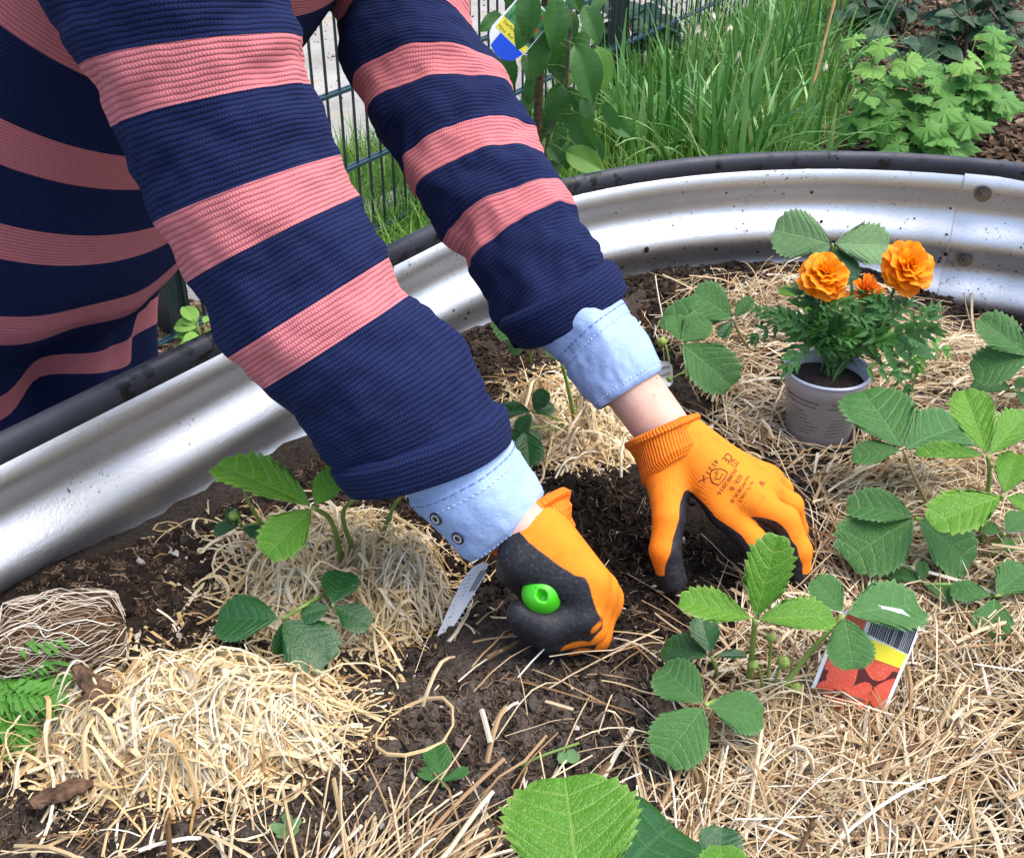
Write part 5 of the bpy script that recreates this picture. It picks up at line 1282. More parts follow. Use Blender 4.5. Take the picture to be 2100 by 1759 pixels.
# a few single straws that stick out of the layer
def wool(name, label, rings, seed, lw=.0021):
    """heap of curly wood wool: list of (centre px, half width m, half depth m, height, strands)"""
    g = np.random.default_rng(seed); Ps = []; Ws = []; Cs = []
    for (u, v), sx, sy, hh, n, hole in rings:
        c0 = gp(u, v, SOIL); n = int(n*1.9); Sg = 14; t = np.linspace(0, 1, Sg)
        r = np.sqrt(g.uniform(hole, 1, n)); an = g.uniform(0, 6.283, n); x0 = c0[0] + sx*r*np.cos(an); y0 = c0[1] + sy*r*np.sin(an)
        Ln = np.clip(g.lognormal(math.log(.075), .45, n), .03, .24); kap = g.normal(0, 17, n); kap2 = g.normal(0, 260, n)
        a = g.uniform(0, 6.283, n)[:, None] + kap[:, None]*t*Ln[:, None] + kap2[:, None]*(t*Ln[:, None])**2*.5
        x = x0[:, None] + np.cumsum(np.cos(a), 1)*(Ln/Sg)[:, None] - .5*np.cos(a[:, :1])*Ln[:, None]; y = y0[:, None] + np.cumsum(np.sin(a), 1)*(Ln/Sg)[:, None] - .5*np.sin(a[:, :1])*Ln[:, None]
        q = ((x-c0[0])/sx)**2 + ((y-c0[1])/sy)**2; dome = hh*np.clip(1-q, 0, 1)**.6*(1 + .45*fbm(x*22, y*22, seed*1.7, 2))
        if hole > .05: dome = dome*np.clip(q/hole/1.2, .12, 1)
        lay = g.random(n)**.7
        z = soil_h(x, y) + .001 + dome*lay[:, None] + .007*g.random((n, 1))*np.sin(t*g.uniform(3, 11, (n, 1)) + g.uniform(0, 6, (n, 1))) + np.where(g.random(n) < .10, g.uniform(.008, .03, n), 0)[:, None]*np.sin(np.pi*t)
        z = np.maximum(z, soil_h(x, y) + .0008)
        P = np.stack([x, y, z], -1); keep = inbed(x, y).min(1) > .013
        hit = np.zeros(n, bool)
        keep &= (hh < .0125) | (q.max(1) < 1.15 + 1.6*g.random(n)**1.5) | (g.random(n) < .10)
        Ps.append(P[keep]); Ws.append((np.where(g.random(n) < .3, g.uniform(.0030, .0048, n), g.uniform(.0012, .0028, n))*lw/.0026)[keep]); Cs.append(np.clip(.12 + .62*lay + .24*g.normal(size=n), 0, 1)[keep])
    P = np.concatenate(Ps); W2 = np.concatenate(Ws)
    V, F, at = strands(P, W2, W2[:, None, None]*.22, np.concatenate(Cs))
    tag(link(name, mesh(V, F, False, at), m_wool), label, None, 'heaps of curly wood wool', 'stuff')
wool('wood_wool', 'big loose heap of curly wood wool at the lower left of the bed', [((400, 1495), .112, .058, .052, 1700, 0), ((280, 1540), .07, .042, .03, 420, 0), ((540, 1470), .065, .045, .022, 300, 0), ((370, 1500), .150, .085, .012, 110, 0)], 31)
wool('wood_wool', 'ring of curly wood wool round the strawberry plant beside the wall', [((685, 1200), .082, .085, .034, 1050, .12), ((830, 1215), .040, .060, .042, 480, 0), ((640, 1110), .07, .045, .02, 260, 0), ((700, 1210), .105, .095, .008, 90, 0), ((480, 1120), .05, .03, .012, 40, 0)], 32)
wool('wood_wool', 'wood wool wreath round the small strawberry plant between the sleeves', [((1180, 875), .066, .085, .026, 900, .10), ((1230, 915), .045, .045, .022, 230, 0), ((1150, 830), .08, .10, .008, 100, 0)], 33, .0022)
# soil crumbs: small irregular lumps, fibres and white perlite
def ico(seed):
    bm = bmesh.new(); bmesh.ops.create_icosphere(bm, subdivisions=1, radius=1); g = np.random.default_rng(seed)
    V = np.array([v.co[:] for v in bm.verts]); V *= g.uniform(.65, 1.25, (len(V), 1)); F = np.array([[v.index for v in f.verts] for f in bm.faces]); bm.free(); return V, F
def crumbs():
    g = np.random.default_rng(40); Vs = []; Fs = []; ts = []; off = 0
    zones = [([(200, 1190), (700, 940), (880, 1000), (960, 1250), (900, 1420), (1330, 1300), (1345, 1560), (1250, 1620), (1000, 1860), (-60, 1860), (-60, 1600), (300, 1300)], 15000, .0030),
             ([(960, 740), (1080, 700), (1180, 760), (1060, 800), (980, 860)], 900, .0034), ([(1290, 560), (1480, 545), (1640, 545), (1560, 600), (1420, 660), (1330, 720)], 1500, .0036),
             ([(1060, 960), (1260, 940), (1340, 1040), (1640, 1200), (1420, 1290), (1240, 1330), (1060, 1120)], 4200, .0034), ([(1300, 600), (2150, 640), (2200, 1860), (1300, 1860)], 3000, .0034), ([(820, 990), (1000, 1120), (1060, 1260), (900, 1290)], 700, .0034), ([(60, 1270), (230, 1170), (690, 930), (780, 960), (520, 1130), (300, 1300)], 4200, .0042)]
    for zi, (poly, n, s0) in enumerate(zones):
        c = scatter(poly, n, g); s = np.clip(g.lognormal(math.log(s0*.55), .5, n), .0008, .009)
        z = soil_h(c[:, 0], c[:, 1]) + s*.15; d = dryness(c[:, 0], c[:, 1])
        keep = inbed(c[:, 0], c[:, 1]) > .014; c, s, z, d = c[keep], s[keep], z[keep], d[keep]; n = len(c)
        R = rand_rot(n, g)*(s[:, None]*g.uniform(.5, 1.3, (n, 3)))[:, None, :]
        tint = np.clip(.10 + .55*d*g.random(n) + .22*g.random(n), 0, .9); per = g.random(n) < .010; tint[per] = 1.0
        for k in range(5):
            m = np.arange(n) % 5 == k; bv, bf = ico(k)
            V, F, at = instances(bv, bf, R[m], np.c_[c[m], z[m]], tint[m]); Vs.append(V); Fs.append(F+off); ts.append(at['tint']); off += len(V)
    tag(link('soil_crumbs', mesh(np.concatenate(Vs), np.concatenate(Fs), False, {'tint': np.concatenate(ts)}), m_crumb), 'dark crumbly lumps of peat soil', None, None, 'stuff')
    # a rim of crumbs where the soil meets the sheet
    P_, N_ = stadium(RR, 300); n = 6000; i = g.integers(0, 301, n); c = P_[i] + N_[i]*(g.uniform(.014, .055, n))[:, None] + np.stack([-N_[i][:, 1], N_[i][:, 0]], 1)*g.uniform(-.006, .006, n)[:, None]
    s = np.clip(g.lognormal(math.log(.0022), .5, n), .0008, .006); R = rand_rot(n, g)*(s[:, None]*g.uniform(.5, 1.3, (n, 3)))[:, None, :]; bv, bf = ico(3)
    V, F, at = instances(bv, bf, R, np.c_[c, soil_h(c[:, 0], c[:, 1]) + s*.3], np.clip(.1 + .5*g.random(n), 0, .9)); V0, F0, a0 = V, F, at
    tag(link('soil_crumbs', mesh(V, F, False, at), m_crumb), 'dark soil crumbs lying along the foot of the sheet wall', None, None, 'stuff')
    # coarse fibres
    P = []
    c = np.vstack([scatter(zones[0][0], 3600, g), scatter(zones[3][0], 700, g), scatter(zones[1][0], 250, g), scatter(zones[2][0], 300, g), scatter(zones[6][0], 1800, g)]); n = len(c); Sg = 4; t = np.linspace(-.5, .5, Sg); th = g.uniform(0, 6.3, n); L = g.uniform(.004, .02, n)
    a = th[:, None] + g.normal(0, 1.2, n)[:, None]*t; x = c[:, 0, None] + np.cos(a)*t*L[:, None]; y = c[:, 1, None] + np.sin(a)*t*L[:, None]
    z = soil_h(x, y) + .001 + .003*g.random((n, 1)); V, F, at = strands(np.stack([x, y, z], -1), g.uniform(.0006, .0018, n), None, np.clip(.25 + .7*g.random(n)**1.5, 0, 1))
    tag(link('soil_fibres', mesh(V, F, True, at), m_bark), 'short brown plant fibres mixed in the soil', None, None, 'stuff')
crumbs()
def wall_lumps():
    g = np.random.default_rng(44); P, N = stadium(RR, 200); n = 420; V = []; F = []; off = 0; T = []
    # soil clinging to the inner sheet, thickest just above the soil
    for k in range(n):
        i = int(g.integers(0, 201)); z = .51 + g.exponential(.035); z = min(z, .645); 
        pr = .0105*math.sin(2*math.pi*(ZR-z)/.088 - .6) + .012; p = A(*(P[i]+N[i]*(pr+.0006) + A(-N[i][1], N[i][0])*g.uniform(-.006, .006)), z); s = g.lognormal(math.log(.0011), .5)
        bv, bf = ico(k % 5); R = rand_rot(1, g)[0]*s; V.append(bv @ R.T + p); F.append(bf+off); off += len(bv); T.append(np.full(len(bv), g.uniform(.05, .4)))
    o = link('clinging_soil', mesh(np.concatenate(V), np.concatenate(F), False, {'tint': np.concatenate(T)}), m_crumb); o['kind'] = 'stuff'; o['label'] = 'specks of wet soil clinging to the inside of the sheet wall'
wall_lumps()
# bark pieces on the heap
def bark_piece(u, v, z, L, w, ang, label, m):
    c = gp(u, v, z); g = np.random.default_rng(int(u)); V = []; F = []; n = 12; k = 10
    for i in range(n):
        t = i/(n-1); r = w*(.25+.75*math.sin(math.pi*min(1, t*.8+.12)))*(.8+.4*g.random())
        for j in range(k): a = 2*math.pi*j/k; V.append((L*(t-.5), r*math.cos(a)*(1+.3*g.normal()*.5), r*.5*math.sin(a)*(1+.25*g.normal())))
    for i in range(n-1):
        for j in range(k): F.append((i*k+j, i*k+(j+1) % k, (i+1)*k+(j+1) % k, (i+1)*k+j))
    F += [tuple(range(k)), tuple((n-1)*k+j for j in range(k-1, -1, -1))]
    o = link('bark_piece', mesh(np.array(V), F, False), m); o.location = list(c); o.rotation_euler = (g.uniform(-.3, .3), .25, ang); tag(o, label, 'bark')
bark_piece(193, 1412, .548, .052, .0085, -.75, 'dark brown bark piece lying on the big wood wool heap', m_cone)
bark_piece(130, 1622, .512, .05, .010, .8, 'reddish brown bark piece half under the lower edge of wood wool', m_cone)
# ------------------------------------------------------------------ garden behind the bed
gB = np.random.default_rng(60)
def blades(root, L, w, lean, az, tint, Sg=5, curl=1.0, tipw=.08, flat=True):
    """grass-like blades: root (n,3); arching over towards az"""
    n = len(root); t = np.linspace(0, 1, Sg); d = np.stack([np.cos(az), np.sin(az)], 1)
    ph = lean[:, None] + curl*np.asarray(lean)[:, None]*1.6*t**1.3
    hs = np.cumsum(np.sin(ph), 1)/Sg*L[:, None]; vs = np.cumsum(np.cos(ph), 1)/Sg*L[:, None]
    hs -= hs[:, :1]; vs -= vs[:, :1]
    P = np.stack([root[:, 0, None] + d[:, 0, None]*hs, root[:, 1, None] + d[:, 1, None]*hs, root[:, 2, None] + vs], -1)
    P[..., 2] = np.maximum(P[..., 2], .004)
    side = np.stack([-d[:, 1], d[:, 0], 0*az], 1)[:, None] ; tw = gB.normal(0, .5, (n, 1, 1))
    side = nrm(side + np.concatenate([d[:, None], np.zeros((n, 1, 1))], -1)*tw)
    ww = (w[:, None]*np.maximum(tipw, 1-t**2.2)*np.minimum(1, .55+t*2))[..., None]*.5
    up = np.array([0, 0, 1.])*ww*.35
    V = np.stack([P - side*ww + up, P, P + side*ww + up], 2).reshape(-1, 3)
    b = (np.arange(n)[:, None]*Sg + np.arange(Sg-1)[None])*3
    Q = np.concatenate([np.stack([b+a, b+a+1, b+4+a, b+3+a], -1).reshape(-1, 4) for a in (0, 1)])
    return V, Q, {'tint': np.repeat(tint, Sg*3)}
def away(c):        # outside the bed
    return inbed(c[:, 0], c[:, 1]) < -.02
def grass():
    Rs = []; 
    zones = [([(660, 330), (900, 260), (1150, 230), (1180, 420), (900, 620), (700, 640)], 7000, .10, .22), ([(1090, 300), (1290, 190), (1500, 110), (1700, 80), (1740, 250), (1650, 400), (1180, 480)], 9000, .10, .22), ([(1290, 185), (1420, 120), (1700, -20), (1760, 60), (1500, 160), (1300, 240)], 5000, .15, .30), ([(420, 680), (620, 470), (680, 470), (690, 620), (560, 720)], 700, .05, .12)]
    C = []; L = []
    for poly, n, a, b in zones:
        c = scatter(poly, n, gB, 0.0); c = c[away(c)]; pt = .5+.5*fbm(c[:, 0]*3, c[:, 1]*3, 2.0, 3); c = c[gB.random(len(c)) < .35 + pt]; C.append(c); L.append(gB.uniform(a, b, len(c))*(.6+.6*gB.random(len(c))))
    # weeds along the far side of the path and sprouting from its edge
    n = 1500; s = gB.uniform(-2, 8, n); off = gB.exponential(.10, n) + .10; c = FA + FD*s[:, None] + FN*off[:, None]; C.append(c); L.append(gB.uniform(.03, .14, n))
    c = np.concatenate(C); L = np.concatenate(L); n = len(c)
    V, Q, at = blades(np.c_[c, np.zeros(n)], L, gB.uniform(.0028, .0062, n), np.abs(gB.normal(.38, .3, n)), gB.uniform(0, 6.283, n), np.clip(.2 + .7*gB.random(n) + .15*fbm(c[:, 0]*4, c[:, 1]*4, 9., 2), 0, .97))
    tag(link('grass', mesh(V, Q, True, at), m_grass), 'tall uncut grass between the fence and the bed', None, None, 'stuff')
grass()
def daffodil(i, u, v, n, Lm, label, spread=.10, wide=.010, flowers=0, kind='daffodil_clump'):
    g = np.random.default_rng(600+i); c = gp(u, v, 0.0); p = empty(kind, c, label, 'daffodil plant', 'spent daffodil clumps in the grass')
    r = g.normal(0, spread, (n, 2)); root = np.c_[r, np.zeros(n)]
    az = np.arctan2(r[:, 1], r[:, 0]) + g.normal(0, .7, n)
    V, Q, at = blades(root, g.uniform(.55, 1.15, n)*Lm, g.uniform(.6, 1.3, n)*wide, np.abs(g.normal(.38, .36, n)), az, np.clip(.55 + .32*g.normal(size=n), 0, 1), 8, 1.1, .12)
    o = link('leaves', mesh(V, Q, True, at), m_strap, p); o['kind'] = 'stuff'
    for k in range(flowers):
        x, y = g.normal(0, spread*.9, 2); h = Lm*g.uniform(.75, 1.08); az = g.uniform(0, 6.28); tip = A(x + .05*math.cos(az), y + .05*math.sin(az), h)
        st = link('stalk', mesh(*tubegeo(bez([A(x, y, 0), A(x*1.05, y*1.05, h*.6), tip], 8), .0028, 6)), m_stalk, p)
        b = MB(); 
        for q in range(6):
            a = q*1.047 + g.uniform(-.2, .2); d = A(math.cos(a)*.35, math.sin(a)*.35, -1 + g.uniform(-.2, .4)); sd = A(-math.sin(a), math.cos(a), 0)*.0055; L = g.uniform(.022, .038)
            b.add([tip - sd*.4, tip + sd*.4, tip + d*L*.6 + sd, tip + d*L*.6 - sd, tip + d*L], [(0, 1, 2, 3), (3, 2, 4)])
        b.build('withered_flower', m_straw_old, p)
D = [(1180, 240, 60, .30), (1330, 300, 110, .42), (1450, 330, 120, .44), (1560, 340, 95, .40), (1390, 210, 90, .45), (1520, 190, 120, .50), (1640, 150, 110, .52), (1690, 210, 60, .34), (1480, 110, 80, .5)]
DL = ['low daffodil clump beside the apple trunk', 'broad-leaved daffodil clump close behind the rim, left of the widest clump', 'dense spent daffodil clump just behind the rim in the middle of the border', 'daffodil clump at the edge of the bark mulch close behind the rim', 'daffodil clump in front of the fence post', 'tall daffodil clump with drooping white spent flowers', 'long arching daffodil leaves behind the leaning cane', 'short daffodil leaves flopping on to the bark mulch', 'daffodil leaves standing against the fence wires']
for i, ((u, v, n, L), lb) in enumerate(zip(D, DL)): daffodil(i, u, v, n, L, lb, .12 if i else .08, .021 if i in (1, 2, 3) else .0125, [0, 2, 3, 1, 3, 4, 2, 0, 2][i])
# ---------- columnar apple tree with its label
def oval_leaf(seed, w=.46, fold=.2, droop=.25, wave=.03):
    r = np.random.default_rng(seed); V = []; ve = []; M, K = 20, 4; ph = r.uniform(0, 6)
    for j in range(M+1):
        t = j/M; hw = w*.5*math.sin(math.pi*t**.85)**.8 if 0 < t < 1 else .004
        for k in range(-K, K+1):
            s = k/K; x = t - .16*abs(s)*(1-t)*math.sin(math.pi*t); q = abs(math.sin(math.pi*(t*7 - .0)))
            V.append((x + .08*abs(s)*math.sin(math.pi*t), hw*s*(1+.05*(j % 2)*(abs(s) == 1)), fold*abs(s)*hw*1.2 - droop*t*t + wave*math.sin(t*9+ph+s*1.5)*abs(s) + .012*(1-q)*math.sin(math.pi*abs(s))))
            ve.append(1.0 if k == 0 else (.8*(q < .22)*(1-.5*abs(s))))
    n = 2*K+1; F = [(j*n+k, (j+1)*n+k, (j+1)*n+k+1, j*n+k+1) for j in range(M) for k in range(n-1)]
    return mesh(np.array(V), F, True, {'vein': np.array(ve), 'rim': np.zeros(len(V))}, name='leaf')
OV = {}
def oval(seed, mt, w=.46):
    k = (seed % 4, mt.name, w)
    if k not in OV: me = oval_leaf(seed % 4, w, .2 + .08*(seed % 3), .22 + .12*(seed % 2), .025); me.materials.append(mt); OV[k] = me
    return OV[k]
def put_oval(parent, origin, b, tip, up, mt, seed, w=.46, name='leaf'):
    o = bpy.data.objects.new(name, oval(seed, mt, w)); COL.objects.link(o); o.parent = parent; d = tip-b; L = np.linalg.norm(d)
    o.matrix_local = M4(basis(d, up) @ np.diag([L, L, L]), b-origin); return o
def apple_tree():
    Y0 = 3.0; top = py(1108, -260, Y0); base = A(py(1104, 380, Y0)[0], Y0, 0.0); p = empty('apple_tree', base, 'young columnar apple tree with drooping glossy leaves and a hanging label', 'tree'); g = np.random.default_rng(70)
    link('trunk', mesh(*tubegeo(bez([base, py(1103, 250, Y0), py(1108, 150, Y0), py(1118, 0, Y0), top], 18)-base, np.linspace(.0135, .009, 18), 10)), m_trunk, p)
    link('branch', mesh(*tubegeo(bez([A(py(1112, 330, Y0)[0], Y0, .08), py(1128, 260, Y0-.02), py(1158, 190, Y0-.04), py(1166, 110, Y0-.05), py(1172, 20, Y0-.05)], 14)-base, np.linspace(.006, .004, 14), 8)), m_twig, p)
    spec = [(1085, -25, 1082, 70, -.2), (1080, 20, 1072, 92, -.2), (1135, -10, 1142, 92, -.10), (1104, 58, 1108, 148, -.10), (1172, 48, 1138, 142, .05), (1196, 12, 1232, 76, -.05), (1240, -10, 1214, 20, 0), (1178, 92, 1226, 192, -.12), (1222, 96, 1246, 172, -.05), (1166, 100, 1196, 122, .03), (1030, 32, 990, 56, -.02), (1018, 102, 1052, 172, .05), (1074, 112, 1092, 164, .05), (1150, 172, 1132, 238, -.08), (1166, 180, 1192, 228, 0), (1196, 200, 1212, 258, -.05), (1178, 232, 1210, 306, -.08), (1098, 202, 1062, 228, .05), (1150, 250, 1148, 302, 0), (1160, 312, 1232, 340, -.10), (1124, 300, 1150, 330, -.05), (1180, 150, 1160, 172, 0), (1200, 140, 1170, 150, .04), (1124, 215, 1120, 275, .05), (1186, 270, 1180, 305, .02), (1215, 280, 1232, 325, -.08), (1090, -40, 1150, -20, 0), (1150, -60, 1190, 10, -.06), (1120, -80, 1070, -30, 0), (1160, 20, 1180, 70, -.02), (1100, 150, 1080, 205, .06), (1060, -50, 1040, 10, 0), (1145, 130, 1155, 175, .05), (1140, 200, 1165, 262, .04), (1120, 240, 1095, 290, .06), (1200, 60, 1190, 110, .04), (1240, 210, 1262, 262, -.05), (1255, 250, 1290, 275, -.03), (1150, 330, 1120, 360, -.05), (1170, 290, 1160, 340, -.08)]
    for i, (a, b, c, d, dy) in enumerate(spec):
        B0 = py(a, b, Y0+dy); T0 = py(c, d, Y0+dy-.03); T0 = B0 + (T0-B0)*1.12; up = nrm(A(g.normal()*.45, -1, .45 + g.normal()*.3)); put_oval(p, base, B0, T0, up, L_tree2 if i in (8, 19, 21) else L_tree, i, .60 if i % 3 else .52)
        # short stalk back to the wood
        ax = py(1106 if i % 2 else 1162, b-14, Y0 - (.0 if i % 2 else .04)); link('leaf_stalk', mesh(*tubegeo(bez([ax, (ax+B0)/2 + A(0, 0, .012), B0], 5)-base, .0012, 5)), m_stalk, p)
    # hanging label: picture above, yellow name strip and blue end
    lb = py(1040, 40, Y0-.10); q = empty('tree_label', lb, 'blue and yellow plant label hanging among the apple tree leaves', 'plant label')
    c = [py(1016, 55, Y0-.10), py(1075, 110, Y0-.13), py(1030, -60, Y0-.06)]
    X = c[1]-c[0]; X = nrm(X); n = nrm(A(-.1, -1, .35)); Yv = nrm(np.cross(n, X)); Yv = Yv if Yv[2] > 0 else -Yv; u = np.linalg.norm(c[1]-c[0]); o = c[0]
    def pl(nm, pts, m, lift, th=.0003): plate(nm, o, X*u, Yv*u, pts, th, m, q, lb, lift)
    pl('card', [(-.08, -.05), (.0, -.24), (.25, -.46), (.60, -.50), (.88, -.34), (1.02, -.02), (1.02, 1.15), (-.02, 1.15)], m_white, 0, .0007)
    pl('blue_end', [(.20, -.02), (.20, -.42), (.45, -.50), (.70, -.48), (.90, -.32), (.99, -.03)], m_blueprint, .0005)
    pl('white_square', [(-.06, -.03), (.17, -.03), (.17, -.38), (.02, -.26)], m_white, .0006)
    pl('name_strip', [(.0, .0), (1.0, .0), (1.0, .155), (.0, .155)], m_yellow, .0007); pl('name_strip', [(.0, .165), (.55, .165), (.55, .33), (.0, .33)], m_yellow, .0007)
    pl('picture', [(.0, .34), (.56, .34), (.56, .17), (1.0, .17), (1.0, 1.1), (.0, 1.1)], m_greenprint, .0006)
    pl('printed_trunk', [(.40, .40), (.62, .40), (.66, .9), (.68, 1.08), (.48, 1.08), (.46, .9)], m_brownprint, .0009)
    for (a, b, s) in ((.86, .62, .07), (.82, 1.0, .08), (.25, .8, .06)): pl('printed_apple', [(a+s*math.cos(t), b+s*math.sin(t)) for t in np.linspace(0, 6.283, 12, endpoint=False)], m_redprint, .0010)
    pl('round_sticker', [(.70+.17*math.cos(t), .34+.17*math.sin(t)) for t in np.linspace(0, 6.283, 20, endpoint=False)], m_white, .0012)
    for k in range(3): pl('sticker_stripe', [(.66, .27+.035*k), (.80, .27+.035*k), (.80, .285+.035*k), (.66, .285+.035*k)], m_yellow if k % 2 == 0 else m_ink, .0014)
    for txt, sz, (a, b) in (('Starline', .135, (.27, .25)), ('Malus  Red River', .115, (.43, .08))):
        tv, tf = text_geo(txt, sz); V = np.array([o + X*u*(a+x) + Yv*u*(b+y) + n*.0012 for x, y, _ in tv]) - lb; link('print', mesh(V, tf, False), m_ink, q)
    link('hanger', mesh(*tubegeo(bez([o + X*u*.5 + Yv*u*1.1, py(1090, -90, Y0-.02), py(1108, -110, Y0)], 6)-lb, .0012, 5)), m_white, q)
apple_tree()
# ---------- lobed-leaf shrub (currant) on the right
def lobed(seed):
    r = np.random.default_rng(seed); V = [(0, 0, 0)]; ve = [1.0]; N = 60; rings = 4
    la = [0, 1.05, -1.05, 1.95, -1.95]; lr = [1.0, .92, .92, .70, .70]
    R_ = []
    for i in range(N+1):
        a = -2.75 + 5.5*i/N; b = .70
        for c, l in zip(la, lr): b = max(b, l*math.exp(-((a-c)/.42)**2))
        b *= 1 + .07*(1 if i % 3 == 0 else -.6); R_.append((a, b*.66))
    for q in range(1, rings+1):
        for a, rr in R_:
            f = q/rings; x = .32 + 0*a; px_, py_ = f*rr*math.cos(a), f*rr*math.sin(a); near = min(abs(a-c) for c in la)
            V.append((px_+.0, py_, .05*f*f*math.cos(a*3) - .10*f*f + .025*math.sin(a*11)*f)); ve.append(1.0 if near < .06 else .0)
    F = [(0, 1+i, 2+i) for i in range(N)]
    for q in range(rings-1):
        for i in range(N): s = 1+q*(N+1)+i; F.append((s, s+N+1, s+N+2, s+1))
    V = np.array(V); V[:, 0] += .22
    return mesh(V/ .85, F, True, {'vein': np.array(ve), 'rim': np.zeros(len(V))}, name='leaf')
LB = {}
for k in range(3):
    for mt in (L_mallow, L_mallow2): me = lobed(k); me.materials.append(mt); LB[(k, mt.name)] = me
def currant():
    base = gp(1895, 318, 0); p = empty('currant_shrub', base, 'light green shrub with lobed leaves growing out of the bark mulch', 'shrub'); g = np.random.default_rng(80)
    tops = [(1775, 95, .0), (1835, 100, -.05), (2005, 70, .1), (2085, 95, .1), (1960, 130, 0), (1905, 190, -.1), (1790, 190, -.1), (1985, 190, .05), (1850, 250, -.15), (1955, 245, -.12), (2030, 150, .05), (1800, 250, -.1), (1880, 135, .1), (1920, 290, -.18), (1860, 300, -.2)]
    cnt = 0
    for (u, v, dy) in tops:
        t = py(u, v, base[1]+dy); s = base + A(g.normal()*.05, g.normal()*.03, 0); C = bez([s, (s+t)/2 + A((t-s)[0]*.12, 0, .03), t], 10)
        st = link('stem', mesh(*tubegeo(C-base, np.linspace(.0042, .002, 10), 6)), m_stalk, p)
        for q in np.linspace(2.5, 9, 8 if v < 180 else 7):
            i = int(q); f = min(q-i, 1); P0 = C[i] if i >= 9 else C[i]*(1-f)+C[i+1]*f
            az = g.uniform(0, 6.283); d = nrm(A(math.cos(az), math.sin(az)*.8 - .25, g.uniform(-.25, .35))); pl_ = g.uniform(.02, .07)*(1 if q < 8 else .4); B0 = P0 + d*pl_ + A(0, 0, .01)
            L = g.uniform(.075, .125)*(1 if q < 7 else .72); up = nrm(A(g.normal()*.3, -.55 + g.normal()*.25, 1)); topm = (B0[2] > .30) 
            o = bpy.data.objects.new('leaf', LB[(cnt % 3, (L_mallow2 if topm and g.random() < .8 else L_mallow).name)]); COL.objects.link(o); o.parent = p
            o.matrix_local = M4(basis(nrm(d + A(0, 0, -.25)), up) @ np.diag([L, L, L]), B0-base); cnt += 1
            link('leaf_stalk', mesh(*tubegeo(np.array([P0, (P0+B0)/2 + A(0, 0, .004), B0 + nrm(d)*L*.1])-base, .0013, 4)), m_stalk, p)
currant()
# ---------- dark shrub in the upper right corner, and a second one above the cane
def bush(u, v, spread, label, tops, nleaf, seed, Ly=.06, m=None):
    base = gp(u, v, 0); p = empty('evergreen_shrub', base, label, 'shrub', 'dark shrubs along the fence'); g = np.random.default_rng(seed)
    for (a, b, dy) in tops:
        t = py(a, b, base[1]+dy); s = base + A(g.normal()*spread, g.normal()*spread, 0); C = bez([s, (s+t)/2 + A(g.normal()*.03, 0, .02), t], 10)
        link('stem', mesh(*tubegeo(C-base, np.linspace(.008, .003, 10), 6)), m_twig, p)
        for q in range(nleaf):
            f = g.uniform(.35, 1); i = min(int(f*9), 8); P0 = C[i]*(1-(f*9-i)) + C[i+1]*(f*9-i); az = g.uniform(0, 6.283); d = nrm(A(math.cos(az), math.sin(az)*.8, g.uniform(-.5, .3))); L = Ly*g.uniform(.7, 1.4)
            P0 = P0 + d*g.uniform(0, .05); put_oval(p, base, P0, P0 + d*L, nrm(A(g.normal()*.3, -.5, 1)), m or L_bush, q, .62)
bush(2010, 118, .10, 'dark green shrub with many brown stems at the upper right corner', [(1900, -40, 0), (1960, -60, .1), (2010, -70, 0), (2060, -40, .1), (2100, 10, 0), (2080, 60, -.1), (1950, 20, -.15), (2030, 20, -.1), (1985, 5, .2), (2120, -60, 0), (1925, 45, -.1)], 10, 91, .085)
bush(1790, 75, .06, 'dark leafy shrub at the top edge behind the cane and currant', [(1750, -60, 0), (1790, -70, .1), (1840, -50, 0), (1870, -20, .1), (1770, 10, -.1), (1830, 10, 0)], 12, 92, .09)
bush(1870, 125, .04, 'low round-leaved dark plant behind the light green shrub', [(1790, 90, 0), (1840, 70, 0), (1880, 60, .05), (1910, 90, 0), (1860, 100, -.1), (1930, 150, -.1), (1905, 150, -.15)], 4, 93, .12)
bush(1300, 140, .05, 'dark climbing shrub hanging over the fence post', [(1255, 5, -.1), (1290, 20, -.12), (1300, 45, -.1), (1325, -5, 0), (1240, -20, -.05), (1330, 10, -.1)], 4, 94, .15)
# ---------- cane, weed, single flower stalk
cn = empty('garden_cane', gp(1640, 285, 0.0), 'thin orange brown bamboo cane leaning in front of the daffodils', 'cane'); o = gp(1640, 285, 0.0)
tp = py(1735, -90, o[1]+.25); C = o + (tp-o)*np.linspace(0, 1, 26)[:, None]; rr = .0048 + .0012*(np.arange(26) % 6 == 0); link('cane', mesh(*tubegeo(C-o, rr, 8)), m_wood, cn)
def weed(u, v, label, n, L, mt, seed, z=0.0, h=.10):
    b = gp(u, v, z); p = empty('weed', b, label, 'weed'); g = np.random.default_rng(seed)
    for k in range(n):
        az = g.uniform(0, 6.283); P0 = b + A(math.cos(az)*.03*g.random(), math.sin(az)*.03*g.random(), h*g.uniform(.15, 1)); d = nrm(A(math.cos(az), math.sin(az), g.uniform(-.2, .5))); put_oval(p, b, P0, P0 + d*L*g.uniform(.6, 1.2), A(0, -.4, 1) + g.normal(0, .2, 3), mt, k, .62)
        link('stalk', mesh(*tubegeo(np.array([b + A(math.cos(az)*.01, math.sin(az)*.01, 0), (b+P0)/2 + A(0, 0, .01), P0])-b, .0014, 5)), m_stalk, p)
weed(428, 742, 'small fresh green weed in the bark mulch between torso and near sleeve', 26, .055, L_mallow2, 5, 0.0, .10)
weed(1660, 300, 'small bright seedling in bark mulch beside the daffodils', 6, .05, L_mallow2, 6, 0.0, .03)
weed(2090, 420, 'tiny green seedling in the mulch at the right edge behind the rim', 6, .05, L_mallow2, 7, 0.0, .04)
weed(1995, 310, 'pair of tiny green leaves in the bark mulch right of the light shrub', 4, .04, L_mallow2, 8, 0.0, .03)
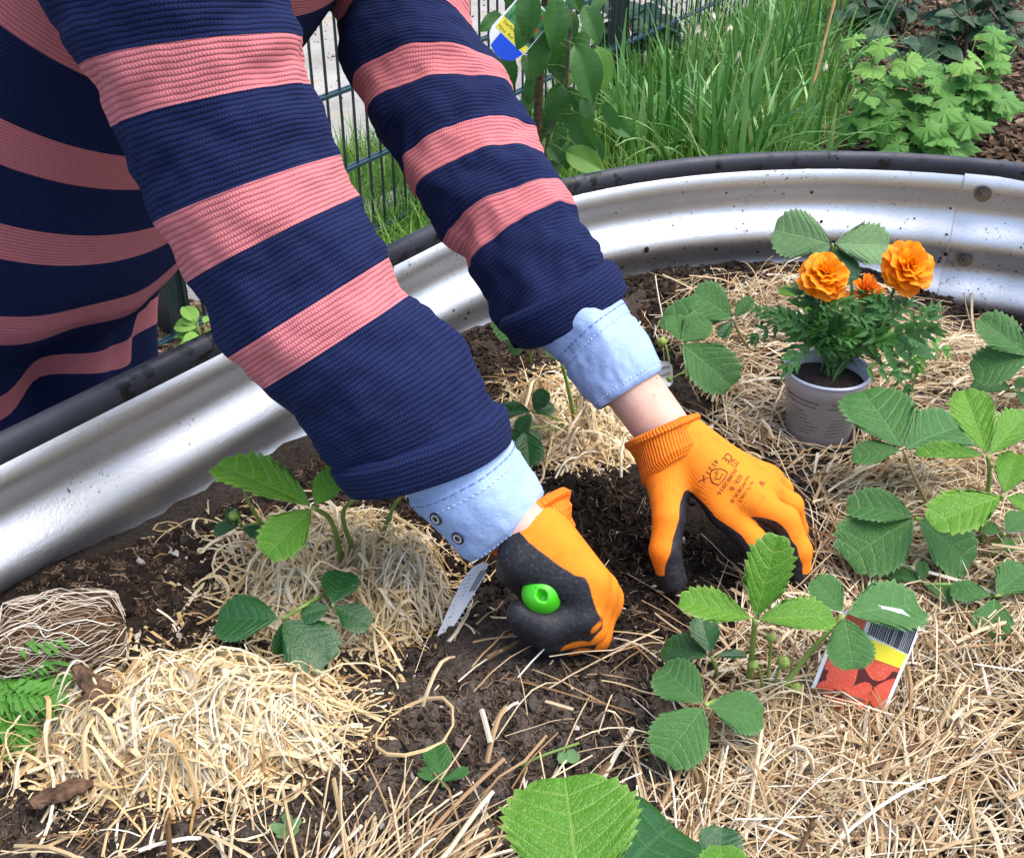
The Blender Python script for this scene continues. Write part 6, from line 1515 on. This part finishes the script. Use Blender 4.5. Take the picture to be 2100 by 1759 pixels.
# ---------- bark chips
def chips():
    g = np.random.default_rng(95); Vs = []; Fs = []; Ts = []; off = 0
    bv = np.array([(x*(1 if z < 0 else .8), y, z) for x in (-1, 1) for y in (-1, 1) for z in (-1, 1)], float); bf = np.array([(0, 1, 3, 2), (4, 6, 7, 5), (0, 4, 5, 1), (2, 3, 7, 6), (0, 2, 6, 4), (1, 5, 7, 3)])
    for poly, n, s in ((MUL_R, 9000, 1.0), (MUL_L, 5200, .8), ([(1250, 260), (1700, 130), (1760, 300), (1500, 420)], 500, .8)):
        c = scatter(poly, n, g, 0.0); c = c[away(c)]; n = len(c)
        sc = np.stack([g.lognormal(math.log(.014), .45, n), g.lognormal(math.log(.0075), .4, n), g.uniform(.0018, .005, n)], 1)*s
        R = rand_rot(n, g); flat = g.random(n) < .7; yaw = g.uniform(0, 6.283, n); tl = g.normal(0, .25, n)
        Rz = np.stack([np.stack([np.cos(yaw), -np.sin(yaw), tl], -1), np.stack([np.sin(yaw), np.cos(yaw), 0*yaw], -1), np.stack([-tl*np.cos(yaw), tl*np.sin(yaw), 1+0*yaw], -1)], 1)
        R[flat] = Rz[flat]; R = R*sc[:, None, :]
        V, F, at = instances(bv, bf, R, np.c_[c, .010 + g.uniform(0, .016, n)], np.clip(.42 + .27*g.normal(size=n), 0, 1)); Vs.append(V); Fs.append(F+off); Ts.append(at['tint']); off += len(V)
    tag(link('bark_chips', mesh(np.concatenate(Vs), np.concatenate(Fs), False, {'tint': np.concatenate(Ts)}), m_bark), 'loose brown bark chips covering the border soil', None, None, 'stuff')
chips()
# grey gravel crumbs on the path
def grit():
    g = np.random.default_rng(96); n = 5000; s = g.uniform(-2, 7, n); off = g.uniform(.13, 3.5, n)**1.0; c = FA + FD*s[:, None] + FN*off[:, None]; sz = np.clip(g.lognormal(math.log(.005), .5, n), .002, .02); bv, bf = ico(2)
    V, F, at = instances(bv, bf, rand_rot(n, g)*sz[:, None, None], np.c_[c, .004 + sz*.2], np.clip(.75 + .2*g.normal(size=n), .2, 1)); tag(link('path_grit', mesh(V, F, False, at), m_bark), 'fine grit and crumbs lying on the pale path', None, None, 'stuff')
grit()
for o in S.objects:
    if o.type == 'MESH' and o.parent is None and not o.get('kind') and not o.get('category'): print('untagged', o.name)
